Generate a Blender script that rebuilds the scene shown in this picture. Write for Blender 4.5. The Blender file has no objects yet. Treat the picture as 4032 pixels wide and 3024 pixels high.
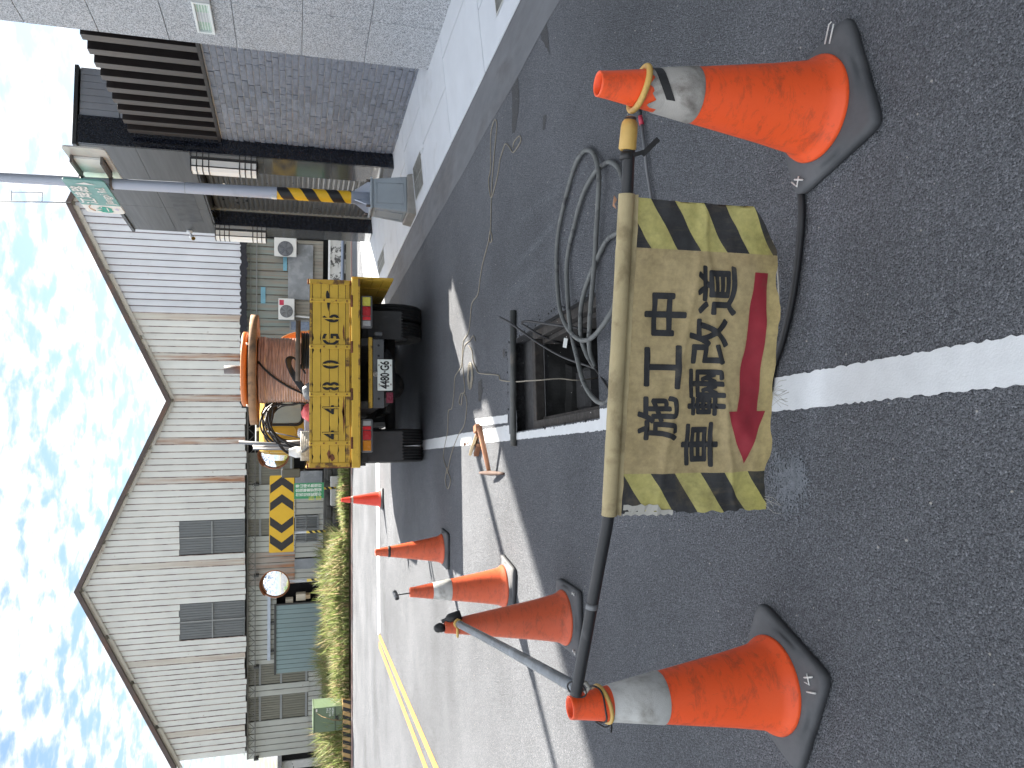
import bpy, bmesh, math, random
import numpy as np
from mathutils import Vector, Matrix, noise as mnoise
random.seed(7); np.random.seed(7)
SC = bpy.context.scene
COL = SC.collection

# ---------------------------------------------------------------- camera
# The photograph is a portrait picture stored on its side: the camera is rolled by 90 degrees.
FOC, HOR, VPY, EYE = 3028.0, 1165.0, 1850.0, 1.45
PITCH = math.atan((2016 - HOR) / FOC)
YAW = math.atan((VPY - 1512) / math.hypot(FOC, 2016 - HOR))
ROLL = math.radians(0.35)
FWD = Vector((math.sin(YAW) * math.cos(PITCH), math.cos(YAW) * math.cos(PITCH), -math.sin(PITCH)))
R0 = Vector((math.cos(YAW), -math.sin(YAW), 0)); U0 = R0.cross(FWD)
RGT = R0 * math.cos(ROLL) + U0 * math.sin(ROLL)
UPV = U0 * math.cos(ROLL) - R0 * math.sin(ROLL)
EYEP = Vector((0, 0, EYE))
cam_data = bpy.data.cameras.new("camera"); cam = bpy.data.objects.new("camera", cam_data); COL.objects.link(cam)
mx = Matrix.Identity(4)
for i, ax in enumerate((-UPV, RGT, -FWD)):
    mx[0][i], mx[1][i], mx[2][i] = ax
mx.translation = EYEP
cam.matrix_world = mx
cam_data.sensor_fit = 'HORIZONTAL'; cam_data.sensor_width = 36.0; cam_data.lens = 36.0 * FOC / 4032.0
cam_data.clip_start = 0.05; cam_data.clip_end = 3000
SC.camera = cam

# ---------------------------------------------------------------- sun, sky, exposure
SUN_EL, SUN_AZ = math.radians(42.5), math.radians(44.5)     # azimuth from +Y towards +X
sun_dir = Vector((math.sin(SUN_AZ) * math.cos(SUN_EL), math.cos(SUN_AZ) * math.cos(SUN_EL), math.sin(SUN_EL)))
sl = bpy.data.lights.new("sun", 'SUN'); sl.energy = 4.0; sl.angle = math.radians(0.55); sl.color = (1.0, 0.93, 0.82)
so = bpy.data.objects.new("sun", sl); COL.objects.link(so)
so.rotation_euler = (-sun_dir).to_track_quat('-Z', 'Y').to_euler(); so.location = (20, 20, 30)
world = bpy.data.worlds.new("World"); SC.world = world; world.use_nodes = True
def build_world():
    nt = world.node_tree; N = nt.nodes; L = nt.links; N.clear()
    out = N.new('ShaderNodeOutputWorld'); bg = N.new('ShaderNodeBackground'); bg.inputs['Strength'].default_value = 0.1
    sky = N.new('ShaderNodeTexSky'); sky.sky_type = 'NISHITA'; sky.sun_disc = False
    sky.sun_elevation = SUN_EL; sky.sun_rotation = SUN_AZ; sky.air_density = 1.0; sky.dust_density = 0.6; sky.ozone_density = 1.5
    tc = N.new('ShaderNodeTexCoord'); sep = N.new('ShaderNodeSeparateXYZ'); L.new(tc.outputs['Generated'], sep.inputs[0])
    zz = N.new('ShaderNodeMath'); zz.operation = 'MAXIMUM'; L.new(sep.outputs['Z'], zz.inputs[0]); zz.inputs[1].default_value = 0.0
    za = N.new('ShaderNodeMath'); za.operation = 'ADD'; L.new(zz.outputs[0], za.inputs[0]); za.inputs[1].default_value = 0.13
    dx = N.new('ShaderNodeMath'); dx.operation = 'DIVIDE'; L.new(sep.outputs['X'], dx.inputs[0]); L.new(za.outputs[0], dx.inputs[1])
    dy = N.new('ShaderNodeMath'); dy.operation = 'DIVIDE'; L.new(sep.outputs['Y'], dy.inputs[0]); L.new(za.outputs[0], dy.inputs[1])
    cb = N.new('ShaderNodeCombineXYZ'); L.new(dx.outputs[0], cb.inputs[0]); L.new(dy.outputs[0], cb.inputs[1])
    n1 = N.new('ShaderNodeTexNoise'); n1.inputs['Scale'].default_value = 1.7; n1.inputs['Detail'].default_value = 9; n1.inputs['Roughness'].default_value = 0.58; n1.inputs['Distortion'].default_value = 0.35
    L.new(cb.outputs[0], n1.inputs['Vector'])
    n2 = N.new('ShaderNodeTexNoise'); n2.inputs['Scale'].default_value = 11.0; n2.inputs['Detail'].default_value = 5; n2.inputs['Roughness'].default_value = 0.55; n2.inputs['Distortion'].default_value = 0.15
    L.new(cb.outputs[0], n2.inputs['Vector'])
    ad = N.new('ShaderNodeMath'); ad.operation = 'MULTIPLY_ADD'; L.new(n2.outputs['Fac'], ad.inputs[0]); ad.inputs[1].default_value = 1.35; L.new(n1.outputs['Fac'], ad.inputs[2])
    rp = N.new('ShaderNodeValToRGB'); rp.color_ramp.elements[0].position = 0.0; rp.color_ramp.elements[1].position = 1.0
    rp.color_ramp.elements[0].color = (0.0, 0.0, 0.0, 1)
    dens = N.new('ShaderNodeMapRange'); dens.interpolation_type = 'SMOOTHSTEP'; dens.inputs['From Min'].default_value = 0.93; dens.inputs['From Max'].default_value = 1.30; L.new(ad.outputs[0], dens.inputs['Value']); L.new(dens.outputs[0], rp.inputs[0])
    # cloud brightness: rises with cloud density, whiter in the thick parts
    n3 = N.new('ShaderNodeTexNoise'); n3.inputs['Scale'].default_value = 3.0; n3.inputs['Detail'].default_value = 6; L.new(cb.outputs[0], n3.inputs['Vector'])
    rc = N.new('ShaderNodeValToRGB'); rc.color_ramp.elements[0].position = 0.15; rc.color_ramp.elements[1].position = 0.95
    rc.color_ramp.elements[0].color = (1.08, 1.15, 1.26, 1); rc.color_ramp.elements[1].color = (2.0, 2.0, 2.0, 1)
    den2 = N.new('ShaderNodeMapRange'); den2.inputs['From Min'].default_value = 0.95; den2.inputs['From Max'].default_value = 1.50; L.new(ad.outputs[0], den2.inputs['Value']); L.new(den2.outputs[0], rc.inputs[0])
    # luminance of a clouded sky rises from the horizon to the zenith as 1 + 2 sin(elevation)
    zl = mth(N, L, 'MULTIPLY_ADD', zz.outputs[0], 2.0, 1.0); ov = N.new('ShaderNodeMixRGB'); ov.blend_type = 'MULTIPLY'; ov.inputs[0].default_value = 1.0; L.new(rc.outputs[0], ov.inputs[1]); L.new(zl, ov.inputs[2])
    mixc = N.new('ShaderNodeMixRGB'); tint = N.new('ShaderNodeMixRGB'); tint.blend_type = 'MULTIPLY'; tint.inputs[0].default_value = 1.0; tint.inputs[2].default_value = (0.285, 0.29, 0.28, 1); L.new(sky.outputs[0], tint.inputs[1])
    L.new(rp.outputs[0], mixc.inputs[0]); L.new(tint.outputs[0], mixc.inputs[1]); L.new(ov.outputs[0], mixc.inputs[2])
    L.new(mixc.outputs[0], bg.inputs[0]); L.new(bg.outputs[0], out.inputs[0])
SC.view_settings.view_transform = 'Standard'; SC.view_settings.look = 'None'
SC.view_settings.gamma = 1.0; SC.view_settings.use_curve_mapping = False
SC.view_settings.exposure = 2.7
SC.render.engine = 'CYCLES'
SC.cycles.use_denoising = True
SC.cycles.max_bounces = 6; SC.cycles.transparent_max_bounces = 8
SC.cycles.use_adaptive_sampling = True; SC.cycles.adaptive_threshold = 0.02

def mth(N, L, op, a, b=None, c=None):
    n = N.new('ShaderNodeMath'); n.operation = op
    for i, v in enumerate((a, b, c)):
        if v is None: continue
        if isinstance(v, (int, float)): n.inputs[i].default_value = v
        else: L.new(v, n.inputs[i])
    return n.outputs[0]
build_world()

# ---------------------------------------------------------------- measuring helpers (photo point -> place)
def ray(x, y):
    return (FWD * FOC + RGT * (1512 - y) + UPV * (2016 - x)).normalized()
def G(x, y, z=0.0):
    d = ray(x, y); return EYEP + d * ((z - EYE) / d.z)
def AY(x, y, Y):
    d = ray(x, y); return EYEP + d * (Y / d.y)
def AX(x, y, X):
    d = ray(x, y); return EYEP + d * (X / d.x)

# ---------------------------------------------------------------- materials
MATS = {}
def _new(name):
    m = bpy.data.materials.new(name); m.use_nodes = True
    nt = m.node_tree; b = nt.nodes['Principled BSDF']
    MATS[name] = m
    return m, nt, nt.nodes, nt.links, b
def nz(N, L, vec, scale, detail=4, rough=0.55, dist=0.0):
    n = N.new('ShaderNodeTexNoise'); n.inputs['Scale'].default_value = scale; n.inputs['Detail'].default_value = detail
    n.inputs['Roughness'].default_value = rough; n.inputs['Distortion'].default_value = dist
    if vec is not None: L.new(vec, n.inputs['Vector'])
    return n.outputs['Fac']
def ramp(N, L, fac, stops):
    r = N.new('ShaderNodeValToRGB'); e = r.color_ramp.elements
    while len(e) < len(stops): e.new(0.5)
    for i, (p, c) in enumerate(stops):
        e[i].position = p; e[i].color = (c, c, c, 1) if isinstance(c, (int, float)) else (*c, 1)
    L.new(fac, r.inputs[0]); return r.outputs[0]
def mixc(N, L, fac, a, b, mode='MIX'):
    n = N.new('ShaderNodeMixRGB'); n.blend_type = mode
    for i, v in enumerate((fac, a, b)):
        if isinstance(v, (int, float)): n.inputs[i].default_value = v
        elif isinstance(v, tuple): n.inputs[i].default_value = (*v, 1)
        else: L.new(v, n.inputs[i])
    return n.outputs[0]
def coords(N, L, scale=None, kind='Object'):
    t = N.new('ShaderNodeTexCoord')
    if scale is None: return t.outputs[kind]
    m = N.new('ShaderNodeMapping'); m.inputs['Scale'].default_value = scale; L.new(t.outputs[kind], m.inputs[0]); return m.outputs[0]
def mat(name, c, rough=0.6, metal=0.0, var=0.12, vs=6.0, dirt=None, ds=3.0, dthr=0.56, dsoft=0.12, dmax=0.85,
        bump=0.0, bs=80.0, rand=0.0, island=0.0, coat=0.0, stretch=None, ior=None, rvar=0.1, trans=0.0, spec=None):
    if name in MATS: return MATS[name]
    m, nt, N, L, b = _new(name)
    v = coords(N, L, stretch)
    f = nz(N, L, v, vs, 6)
    col = mixc(N, L, 1.0, c, ramp(N, L, f, [(0.25, 1 - var), (0.75, 1 + var)]), 'MULTIPLY')
    if dirt is not None:
        d = nz(N, L, v, ds, 7, 0.62, 0.3)
        dm = ramp(N, L, d, [(dthr, 0.0), (dthr + dsoft, dmax)])
        col = mixc(N, L, dm, col, dirt)
    if rand > 0:
        oi = N.new('ShaderNodeObjectInfo'); rv = ramp(N, L, oi.outputs['Random'], [(0, 1 - rand), (1, 1 + rand)])
        col = mixc(N, L, 1.0, col, rv, 'MULTIPLY')
    if island > 0:
        gi = N.new('ShaderNodeNewGeometry'); rv = ramp(N, L, gi.outputs['Random Per Island'], [(0, 1 - island), (1, 1 + island)])
        col = mixc(N, L, 1.0, col, rv, 'MULTIPLY')
    L.new(col, b.inputs['Base Color'])
    rf = ramp(N, L, nz(N, L, v, vs * 2.3, 4), [(0.3, max(0.02, rough - rvar)), (0.7, min(1, rough + rvar))])
    L.new(rf, b.inputs['Roughness'])
    b.inputs['Metallic'].default_value = metal
    if ior: b.inputs['IOR'].default_value = ior
    if coat: b.inputs['Coat Weight'].default_value = coat; b.inputs['Coat Roughness'].default_value = 0.08
    if trans: b.inputs['Transmission Weight'].default_value = trans
    if spec is not None: b.inputs['Specular IOR Level'].default_value = spec
    if bump > 0:
        bn = N.new('ShaderNodeBump'); bn.inputs['Strength'].default_value = bump; bn.inputs['Distance'].default_value = 0.01
        L.new(nz(N, L, v, bs, 5), bn.inputs['Height']); L.new(bn.outputs[0], b.inputs['Normal'])
    return m

def asphalt_mat():
    m, nt, N, L, b = _new('asphalt'); v = coords(N, L)
    vo = N.new('ShaderNodeTexVoronoi'); vo.inputs['Scale'].default_value = 190; L.new(v, vo.inputs['Vector'])
    vo2 = N.new('ShaderNodeTexVoronoi'); vo2.inputs['Scale'].default_value = 330; L.new(v, vo2.inputs['Vector'])
    base = ramp(N, L, nz(N, L, v, 210, 3, 0.75), [(0.34, (0.092, 0.097, 0.108)), (0.52, (0.156, 0.164, 0.180)), (0.68, (0.25, 0.26, 0.28))])
    sep = N.new('ShaderNodeSeparateColor'); L.new(vo.outputs['Color'], sep.inputs[0])
    chips = ramp(N, L, sep.outputs[0], [(0.0, 0.68), (0.6, 1.0), (0.93, 1.22), (1.0, 1.6)])
    col = mixc(N, L, 1.0, base, chips, 'MULTIPLY')
    patch = ramp(N, L, nz(N, L, v, 0.55, 5, 0.55), [(0.3, 0.72), (0.7, 1.2)])
    col = mixc(N, L, 1.0, col, patch, 'MULTIPLY')
    # dusty grey wash marks
    mp = coords(N, L, (1.0, 0.35, 1.0)); dust = ramp(N, L, nz(N, L, mp, 2.2, 6, 0.65, 0.6), [(0.60, 0.0), (0.76, 0.42)])
    col = mixc(N, L, dust, col, (0.20, 0.21, 0.225))
    # the odd pale stone
    vo3 = N.new('ShaderNodeTexVoronoi'); vo3.inputs['Scale'].default_value = 22; L.new(v, vo3.inputs['Vector'])
    st = ramp(N, L, vo3.outputs['Distance'], [(0.020, 1.0), (0.035, 0.0)])
    col = mixc(N, L, st, col, (0.34, 0.33, 0.31))
    L.new(col, b.inputs['Base Color']); b.inputs['Roughness'].default_value = 0.9; b.inputs['Specular IOR Level'].default_value = 0.12
    h = mth(N, L, 'ADD', mth(N, L, 'MULTIPLY', vo.outputs['Distance'], -1.0), mth(N, L, 'MULTIPLY', vo2.outputs['Distance'], -0.5))
    bn = N.new('ShaderNodeBump'); bn.inputs['Strength'].default_value = 1.0; bn.inputs['Distance'].default_value = 0.009
    L.new(h, bn.inputs['Height']); L.new(bn.outputs[0], b.inputs['Normal'])
    return m
asphalt_mat()

# ---------------------------------------------------------------- mesh builder
class MB:
    def __init__(s): s.v = []; s.f = []; s.m = []; s.sm = []
    def add(s, vs, fs, mi=0, smooth=False):
        o = len(s.v); s.v += [tuple(p) for p in vs]
        for f in fs: s.f.append(tuple(i + o for i in f)); s.m.append(mi); s.sm.append(smooth)
        return s
    def box(s, lo, hi, mi=0, M=None):
        x0, y0, z0 = lo; x1, y1, z1 = hi
        vs = [Vector(p) for p in ((x0,y0,z0),(x1,y0,z0),(x1,y1,z0),(x0,y1,z0),(x0,y0,z1),(x1,y0,z1),(x1,y1,z1),(x0,y1,z1))]
        if M is not None: vs = [M @ p for p in vs]
        return s.add(vs, [(0,3,2,1),(4,5,6,7),(0,1,5,4),(1,2,6,5),(2,3,7,6),(3,0,4,7)], mi)
    def quad(s, a, b, c, d, mi=0): return s.add([a, b, c, d], [(0, 1, 2, 3)], mi)
    def beam(s, a, b, w, h, up=(0, 0, 1), mi=0):
        a = Vector(a); b = Vector(b); d = (b - a).normalized(); u = Vector(up); sd = d.cross(u)
        if sd.length < 1e-4: sd = d.cross(Vector((1, 0, 0)))
        sd.normalize(); u = sd.cross(d)
        vs = []
        for p in (a, b):
            for i, j in ((-1,-1),(1,-1),(1,1),(-1,1)): vs.append(p + sd * (w/2*i) + u * (h/2*j))
        return s.add(vs, [(3,2,1,0),(4,5,6,7),(0,1,5,4),(1,2,6,5),(2,3,7,6),(3,0,4,7)], mi)
    def tube(s, pts, r, n=8, mi=0, closed=False, caps=True, smooth=True):
        P = [Vector(p) for p in pts]; k = len(P); rs = r if isinstance(r, (list, tuple)) else [r] * k
        T = []
        for i in range(k):
            a = P[(i - 1) % k] if (closed or i > 0) else P[i]; b = P[(i + 1) % k] if (closed or i < k - 1) else P[i]
            t = (b - a); T.append(t.normalized() if t.length > 1e-9 else Vector((0, 0, 1)))
        ref = Vector((0, 0, 1)) if abs(T[0].z) < 0.9 else Vector((1, 0, 0))
        u = T[0].cross(ref).normalized(); vs = []
        for i in range(k):
            u = (u - T[i] * u.dot(T[i]))
            u = u.normalized() if u.length > 1e-6 else T[i].orthogonal().normalized()
            w = T[i].cross(u)
            for j in range(n):
                a = 2 * math.pi * j / n; vs.append(P[i] + (u * math.cos(a) + w * math.sin(a)) * rs[i])
        fs = []
        for i in range(k if closed else k - 1):
            for j in range(n):
                fs.append((i*n+j, i*n+(j+1)%n, ((i+1)%k)*n+(j+1)%n, ((i+1)%k)*n+j))
        s.add(vs, fs, mi, smooth)
        if caps and not closed:
            o = len(s.v) - len(vs)
            s.f.append(tuple(o + j for j in reversed(range(n)))); s.m.append(mi); s.sm.append(False)
            s.f.append(tuple(o + (k-1)*n + j for j in range(n))); s.m.append(mi); s.sm.append(False)
        return s
    def lathe(s, prof, n=32, mi=0, c=(0, 0, 0), M=None, smooth=True, a0=0.0, a1=2*math.pi):
        full = abs(a1 - a0 - 2*math.pi) < 1e-6; vs = []; k = len(prof); nn = n if full else n + 1
        for r, z in prof:
            for j in range(nn):
                a = a0 + (a1 - a0) * j / n; p = Vector((c[0] + r*math.cos(a), c[1] + r*math.sin(a), c[2] + z))
                vs.append(M @ p if M is not None else p)
        fs = []
        for i in range(k - 1):
            for j in range(n):
                j2 = (j + 1) % nn
                fs.append((i*nn+j, i*nn+j2, (i+1)*nn+j2, (i+1)*nn+j))
        return s.add(vs, fs, mi, smooth)
    def disc(s, r, z, n=32, mi=0, c=(0, 0, 0), up=True, M=None):
        vs = [Vector((c[0] + r*math.cos(2*math.pi*j/n), c[1] + r*math.sin(2*math.pi*j/n), c[2] + z)) for j in range(n)]
        if M is not None: vs = [M @ p for p in vs]
        return s.add(vs, [tuple(range(n)) if up else tuple(reversed(range(n)))], mi)
    def prism(s, poly, fa, fb, mi=0, smooth=False):
        """poly: 2-D points; fa/fb map a 2-D point to the two end faces"""
        n = len(poly); vs = [fa(*p) for p in poly] + [fb(*p) for p in poly]
        fs = [tuple(reversed(range(n))), tuple(range(n, 2*n))] + [(i, (i+1) % n, n + (i+1) % n, n + i) for i in range(n)]
        return s.add(vs, fs, mi, smooth)
    def build(s, name, mats, parent=None, bevel=0.0, seg=2, weld=False):
        me = bpy.data.meshes.new(name); me.from_pydata([tuple(p) for p in s.v], [], s.f)
        if not isinstance(mats, (list, tuple)): mats = [mats]
        for m in mats: me.materials.append(MATS[m] if isinstance(m, str) else m)
        me.polygons.foreach_set('material_index', s.m); me.polygons.foreach_set('use_smooth', s.sm)
        me.update()
        o = bpy.data.objects.new(name, me); COL.objects.link(o)
        if parent is not None: attach(o, parent)
        if bevel > 0:
            b = o.modifiers.new('bevel', 'BEVEL'); b.width = bevel; b.segments = seg; b.limit_method = 'ANGLE'; b.angle_limit = math.radians(40)
        return o
def attach(o, parent):
    o.parent = parent
    if parent.get('_world'):            # mesh is written in place: keep it where it is
        if parent.type == 'EMPTY': o.matrix_parent_inverse = Matrix.Translation(-parent.location)
    if parent.get('_world') and o.type == 'MESH': o['_world'] = 1
def tag(o, label=None, cat=None, group=None, kind=None):
    if label: o['label'] = label
    if cat: o['category'] = cat
    if group: o['group'] = group
    if kind: o['kind'] = kind
    return o
def thing(name, label, cat, loc=(0, 0, 0), rz=0.0, group=None, inplace=True):
    o = bpy.data.objects.new(name, None); COL.objects.link(o); o.location = loc; o.rotation_euler = (0, 0, rz)
    o.empty_display_size = 0.1
    if inplace: o['_world'] = 1
    return tag(o, label, cat, group)
def inst(src, name, parent=None, loc=None, rot=None, scale=None):
    o = bpy.data.objects.new(name, src.data if hasattr(src, 'data') else src); COL.objects.link(o)
    if loc is not None: o.location = loc
    if rot is not None: o.rotation_euler = rot
    if scale is not None: o.scale = scale
    if parent is not None: attach(o, parent)
    return o
def text_mesh(txt, size=1.0, bold=0.0, align='CENTER', extrude=0.0, spacing=1.0, line=1.0):
    cu = bpy.data.curves.new('t', 'FONT'); cu.body = txt; cu.size = size; cu.align_x = align; cu.align_y = 'CENTER'
    cu.extrude = extrude; cu.space_character = spacing; cu.space_line = line; cu.resolution_u = 4; cu.fill_mode = 'FRONT' if extrude == 0 else 'BOTH'
    ob = bpy.data.objects.new('t', cu); COL.objects.link(ob)
    dg = bpy.context.evaluated_depsgraph_get(); me = bpy.data.meshes.new_from_object(ob.evaluated_get(dg))
    vs = [v.co.copy() for v in me.vertices]; fs = [tuple(p.vertices) for p in me.polygons]
    bpy.data.objects.remove(ob); bpy.data.curves.remove(cu); bpy.data.meshes.remove(me)
    if bold > 0:          # heavier strokes: the glyph repeated on a small circle, each copy a hair higher
        v0, f0 = vs, fs; vs, fs = [], []
        for k in range(9):
            a = 2 * math.pi * k / 8; d = Vector((math.cos(a) * bold, math.sin(a) * bold, k * 4e-5 * size ** 0)) if k < 8 else Vector((0, 0, 8 * 4e-5))
            o = len(vs); vs += [p + d for p in v0]; fs += [tuple(i + o for i in f) for f in f0]
    return vs, fs
def put_text(txt, name, material, parent, origin, xd, yd, size, bold=0.0, off=0.003, spacing=1.0, sx=1.0, align='CENTER', line=1.0):
    vs, fs = text_mesh(txt, size, bold, align, 0.0, spacing, line)
    xd = Vector(xd).normalized(); yd = Vector(yd).normalized(); n = xd.cross(yd); o = Vector(origin)
    mb = MB(); mb.add([o + xd * (v.x * sx) + yd * v.y + n * (off + v.z) for v in vs], fs)
    return mb.build(name, material, parent)
def smooth_path(pts, sub=8):
    P = [Vector(p) for p in pts]; out = []
    for i in range(len(P) - 1):
        p0 = P[max(i-1, 0)]; p1 = P[i]; p2 = P[i+1]; p3 = P[min(i+2, len(P)-1)]
        for k in range(sub):
            t = k / sub
            out.append(0.5 * ((2*p1) + (p2 - p0)*t + (2*p0 - 5*p1 + 4*p2 - p3)*t*t + (3*p1 - p0 - 3*p2 + p3)*t**3))
    out.append(P[-1]); return out
# ================================================================ THE SETTING
mat('concrete_slab', (0.50, 0.53, 0.57), 0.75, var=0.05, vs=3, dirt=(0.34, 0.35, 0.36), ds=1.6, dthr=0.6, dmax=0.5, bump=0.12, bs=120, rand=0.03)
mat('joint_dark', (0.12, 0.12, 0.125), 0.9)
mat('gutter_concrete', (0.118, 0.124, 0.135), 0.8, var=0.16, vs=5, dirt=(0.09, 0.09, 0.095), ds=2.5, dthr=0.5, bump=0.2, bs=140, stretch=(1, 0.35, 1))
mat('white_paint', (0.56, 0.58, 0.595), 0.55, var=0.06, vs=14, dirt=(0.45, 0.455, 0.46), ds=7, dthr=0.58, dmax=0.5, bump=0.25, bs=160)
mat('yellow_paint', (0.44, 0.205, 0.035), 0.6, var=0.1, vs=10, dirt=(0.4, 0.25, 0.1), ds=6, dthr=0.62, bump=0.2, bs=160)
mat('red_paint', (0.25, 0.165, 0.15), 0.7, var=0.2, vs=6, dirt=(0.3, 0.27, 0.26), ds=2, dthr=0.5)
mat('soil', (0.16, 0.125, 0.075), 0.95, var=0.3, vs=3, dirt=(0.10, 0.12, 0.04), ds=1.5, dthr=0.5, bump=0.5, bs=30)
mat('far_ground', (0.16, 0.15, 0.12), 0.95, var=0.2, vs=0.05)
HOLE = (0.215, 0.850, 3.545, 5.215)
def holed_sheet(name, x0, x1, y0, y1, z, hole, m):
    hx0, hx1, hy0, hy1 = hole; mb = MB()
    for a, b, c, d in ((x0, x1, y0, hy0), (x0, x1, hy1, y1), (x0, hx0, hy0, hy1), (hx1, x1, hy0, hy1)):
        mb.quad((a, c, z), (b, c, z), (b, d, z), (a, d, z))
    return tag(mb.build(name, m), kind='structure')
holed_sheet('ground', -900, 900, -900, 1500, -0.06, (-0.5, 1.6, 2.8, 6.0), 'far_ground')
holed_sheet('road', -70, 60, -25, 20.95, 0.0, HOLE, 'asphalt')
# asphalt edge thickness inside the opening
def strip(name, left, right, z, m, jit=0.0, label=None, step=0.02):
    """painted band between two polylines of ground points; ragged edges"""
    mb = MB(); n = max(2, int((Vector(left[1]) - Vector(left[0])).length / step))
    vs = []
    for i in range(n + 1):
        t = i / n
        a = Vector(left[0]).lerp(Vector(left[1]), t); b = Vector(right[0]).lerp(Vector(right[1]), t)
        w = (b - a).normalized() if (b - a).length > 0 else Vector((1, 0, 0))
        a = a + w * random.uniform(-jit, jit); b = b + w * random.uniform(-jit, jit)
        vs += [(a.x, a.y, z), (b.x, b.y, z)]
    mb.add(vs, [(2*i, 2*i+1, 2*i+3, 2*i+2) for i in range(n)])
    return tag(mb.build(name, m), kind='structure')
def lx(y): return 0.138 + (0.18 - 0.138) * (y - 1.237) / 7.21
def rx(y): return 0.242 + (0.292 - 0.242) * (y - 1.227) / 7.21
for y0, y1, cut, st in ((0.4, 3.535, 0, 0.012), (3.535, 5.215, 1, 0.012), (5.215, 14.25, 0, 0.03)):
    strip('lane_line', ((lx(y0), y0), (lx(y1), y1)), ((0.207 if cut else rx(y0), y0), (0.207 if cut else rx(y1), y1)), 0.004, 'white_paint', 0.0035, step=st)
z5 = lambda a, b: (1700 + a * .6029, 900 + b * .6029)
q = [G(*z5(*p)).xy for p in ((500, 1268), (300, 1290), (500, 1215), (285, 1245))]
strip('lane_line', (q[0], q[1]), (q[2], q[3]), 0.0045, 'white_paint', 0.003, step=0.015)
zb = lambda a, b: (900 + a * .7984, 1700 + b * .7984)
# far edge line of the crossing road
strip('edge_line', (G(1480, 1760).xy, G(*zb(737, 1000)).xy), (G(1494, 1760).xy, G(*zb(748, 1005)).xy), 0.004, 'white_paint', 0.004, step=0.05)
strip('edge_line', (G(1478, 900).xy, G(1480, 1760).xy), (G(1492, 900).xy, G(1494, 1760).xy), 0.004, 'white_paint', 0.004, step=0.05)
def ext(p, q_, t): p, q_ = Vector(p), Vector(q_); return p + (q_ - p) * t
for a0, a1, w in (((742, 1000), (1000, 1600), 0.058), ((742, 1048), (975, 1659), 0.058)):
    p, q2 = G(*zb(*a0)).xy, G(*zb(*a1)).xy; d = (q2 - p).normalized(); nrm = Vector((-d.y, d.x)) * w
    e = p + d * 9
    strip('centre_line', (p - nrm, e - nrm), (p + nrm, e + nrm), 0.004, 'yellow_paint', 0.004, step=0.03)
# gutter strip and sloping pavement on the right
GX0, GX1, SLOPE = 2.635, 3.095, 0.085
def sz(x): return 0.018 + SLOPE * max(0, x - GX1)
mb = MB(); n = 120
vs = []
for i in range(n + 1):
    y = -4 + 20.2 * i / n
    vs += [(GX0 + 0.02 * mnoise.noise((0, y * 1.3, 0)), y, 0.003), (GX1 + 0.01, y, 0.006)]
mb.add(vs, [(2*i, 2*i+1, 2*i+3, 2*i+2) for i in range(n)])
tag(mb.build('gutter', 'gutter_concrete'), kind='structure')
mb = MB(); mb.quad((GX1, -4, 0.008), (6.0, -4, sz(6.0) - 0.012), (6.0, 16.1, sz(6.0) - 0.012), (GX1, 16.1, 0.008))
pav = tag(mb.build('pavement', 'joint_dark'), kind='structure'); pav['_world'] = 1
# slabs: rows along the street, the joint between the two slabs of a row moves from row to row
joints = {0: 3.95, 1: 4.05, 2: 3.80, 3: 3.62, 4: 4.02, 5: 3.70, 6: 3.95, 7: 3.66, 8: 3.9}
edges = [-4 + 0.0, -1.3, 0.05, 1.4, 2.75, 4.30, 5.66, 7.04, 8.42, 9.72, 11.0, 12.3, 13.6, 14.9, 16.1]
def slab(x0, x1, y0, y1):
    g = 0.007; mb = MB()
    x0 += g; x1 -= g; y0 += g; y1 -= g
    vs = [(x0, y0, sz(x0)), (x1, y0, sz(x1)), (x1, y1, sz(x1)), (x0, y1, sz(x0))]
    vs = [(x, y, z - 0.05) for x, y, z in vs] + vs
    mb.add(vs, [(4, 5, 6, 7), (0, 1, 5, 4), (1, 2, 6, 5), (2, 3, 7, 6), (3, 0, 4, 7)])
    mb.build('paving_slab', 'concrete_slab', pav, bevel=0.004, seg=1)
for i in range(len(edges) - 1):
    y0, y1 = edges[i], edges[i+1]; j = joints[i % 9]
    if i % 3 == 2:
        slab(GX1, 3.62, y0, y1); slab(3.62, 4.10, y0, y1); slab(4.10, 5.2, y0, y1)
    else:
        slab(GX1, j, y0, y1); slab(j, 4.9 if i % 2 else 5.2, y0, y1)
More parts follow.
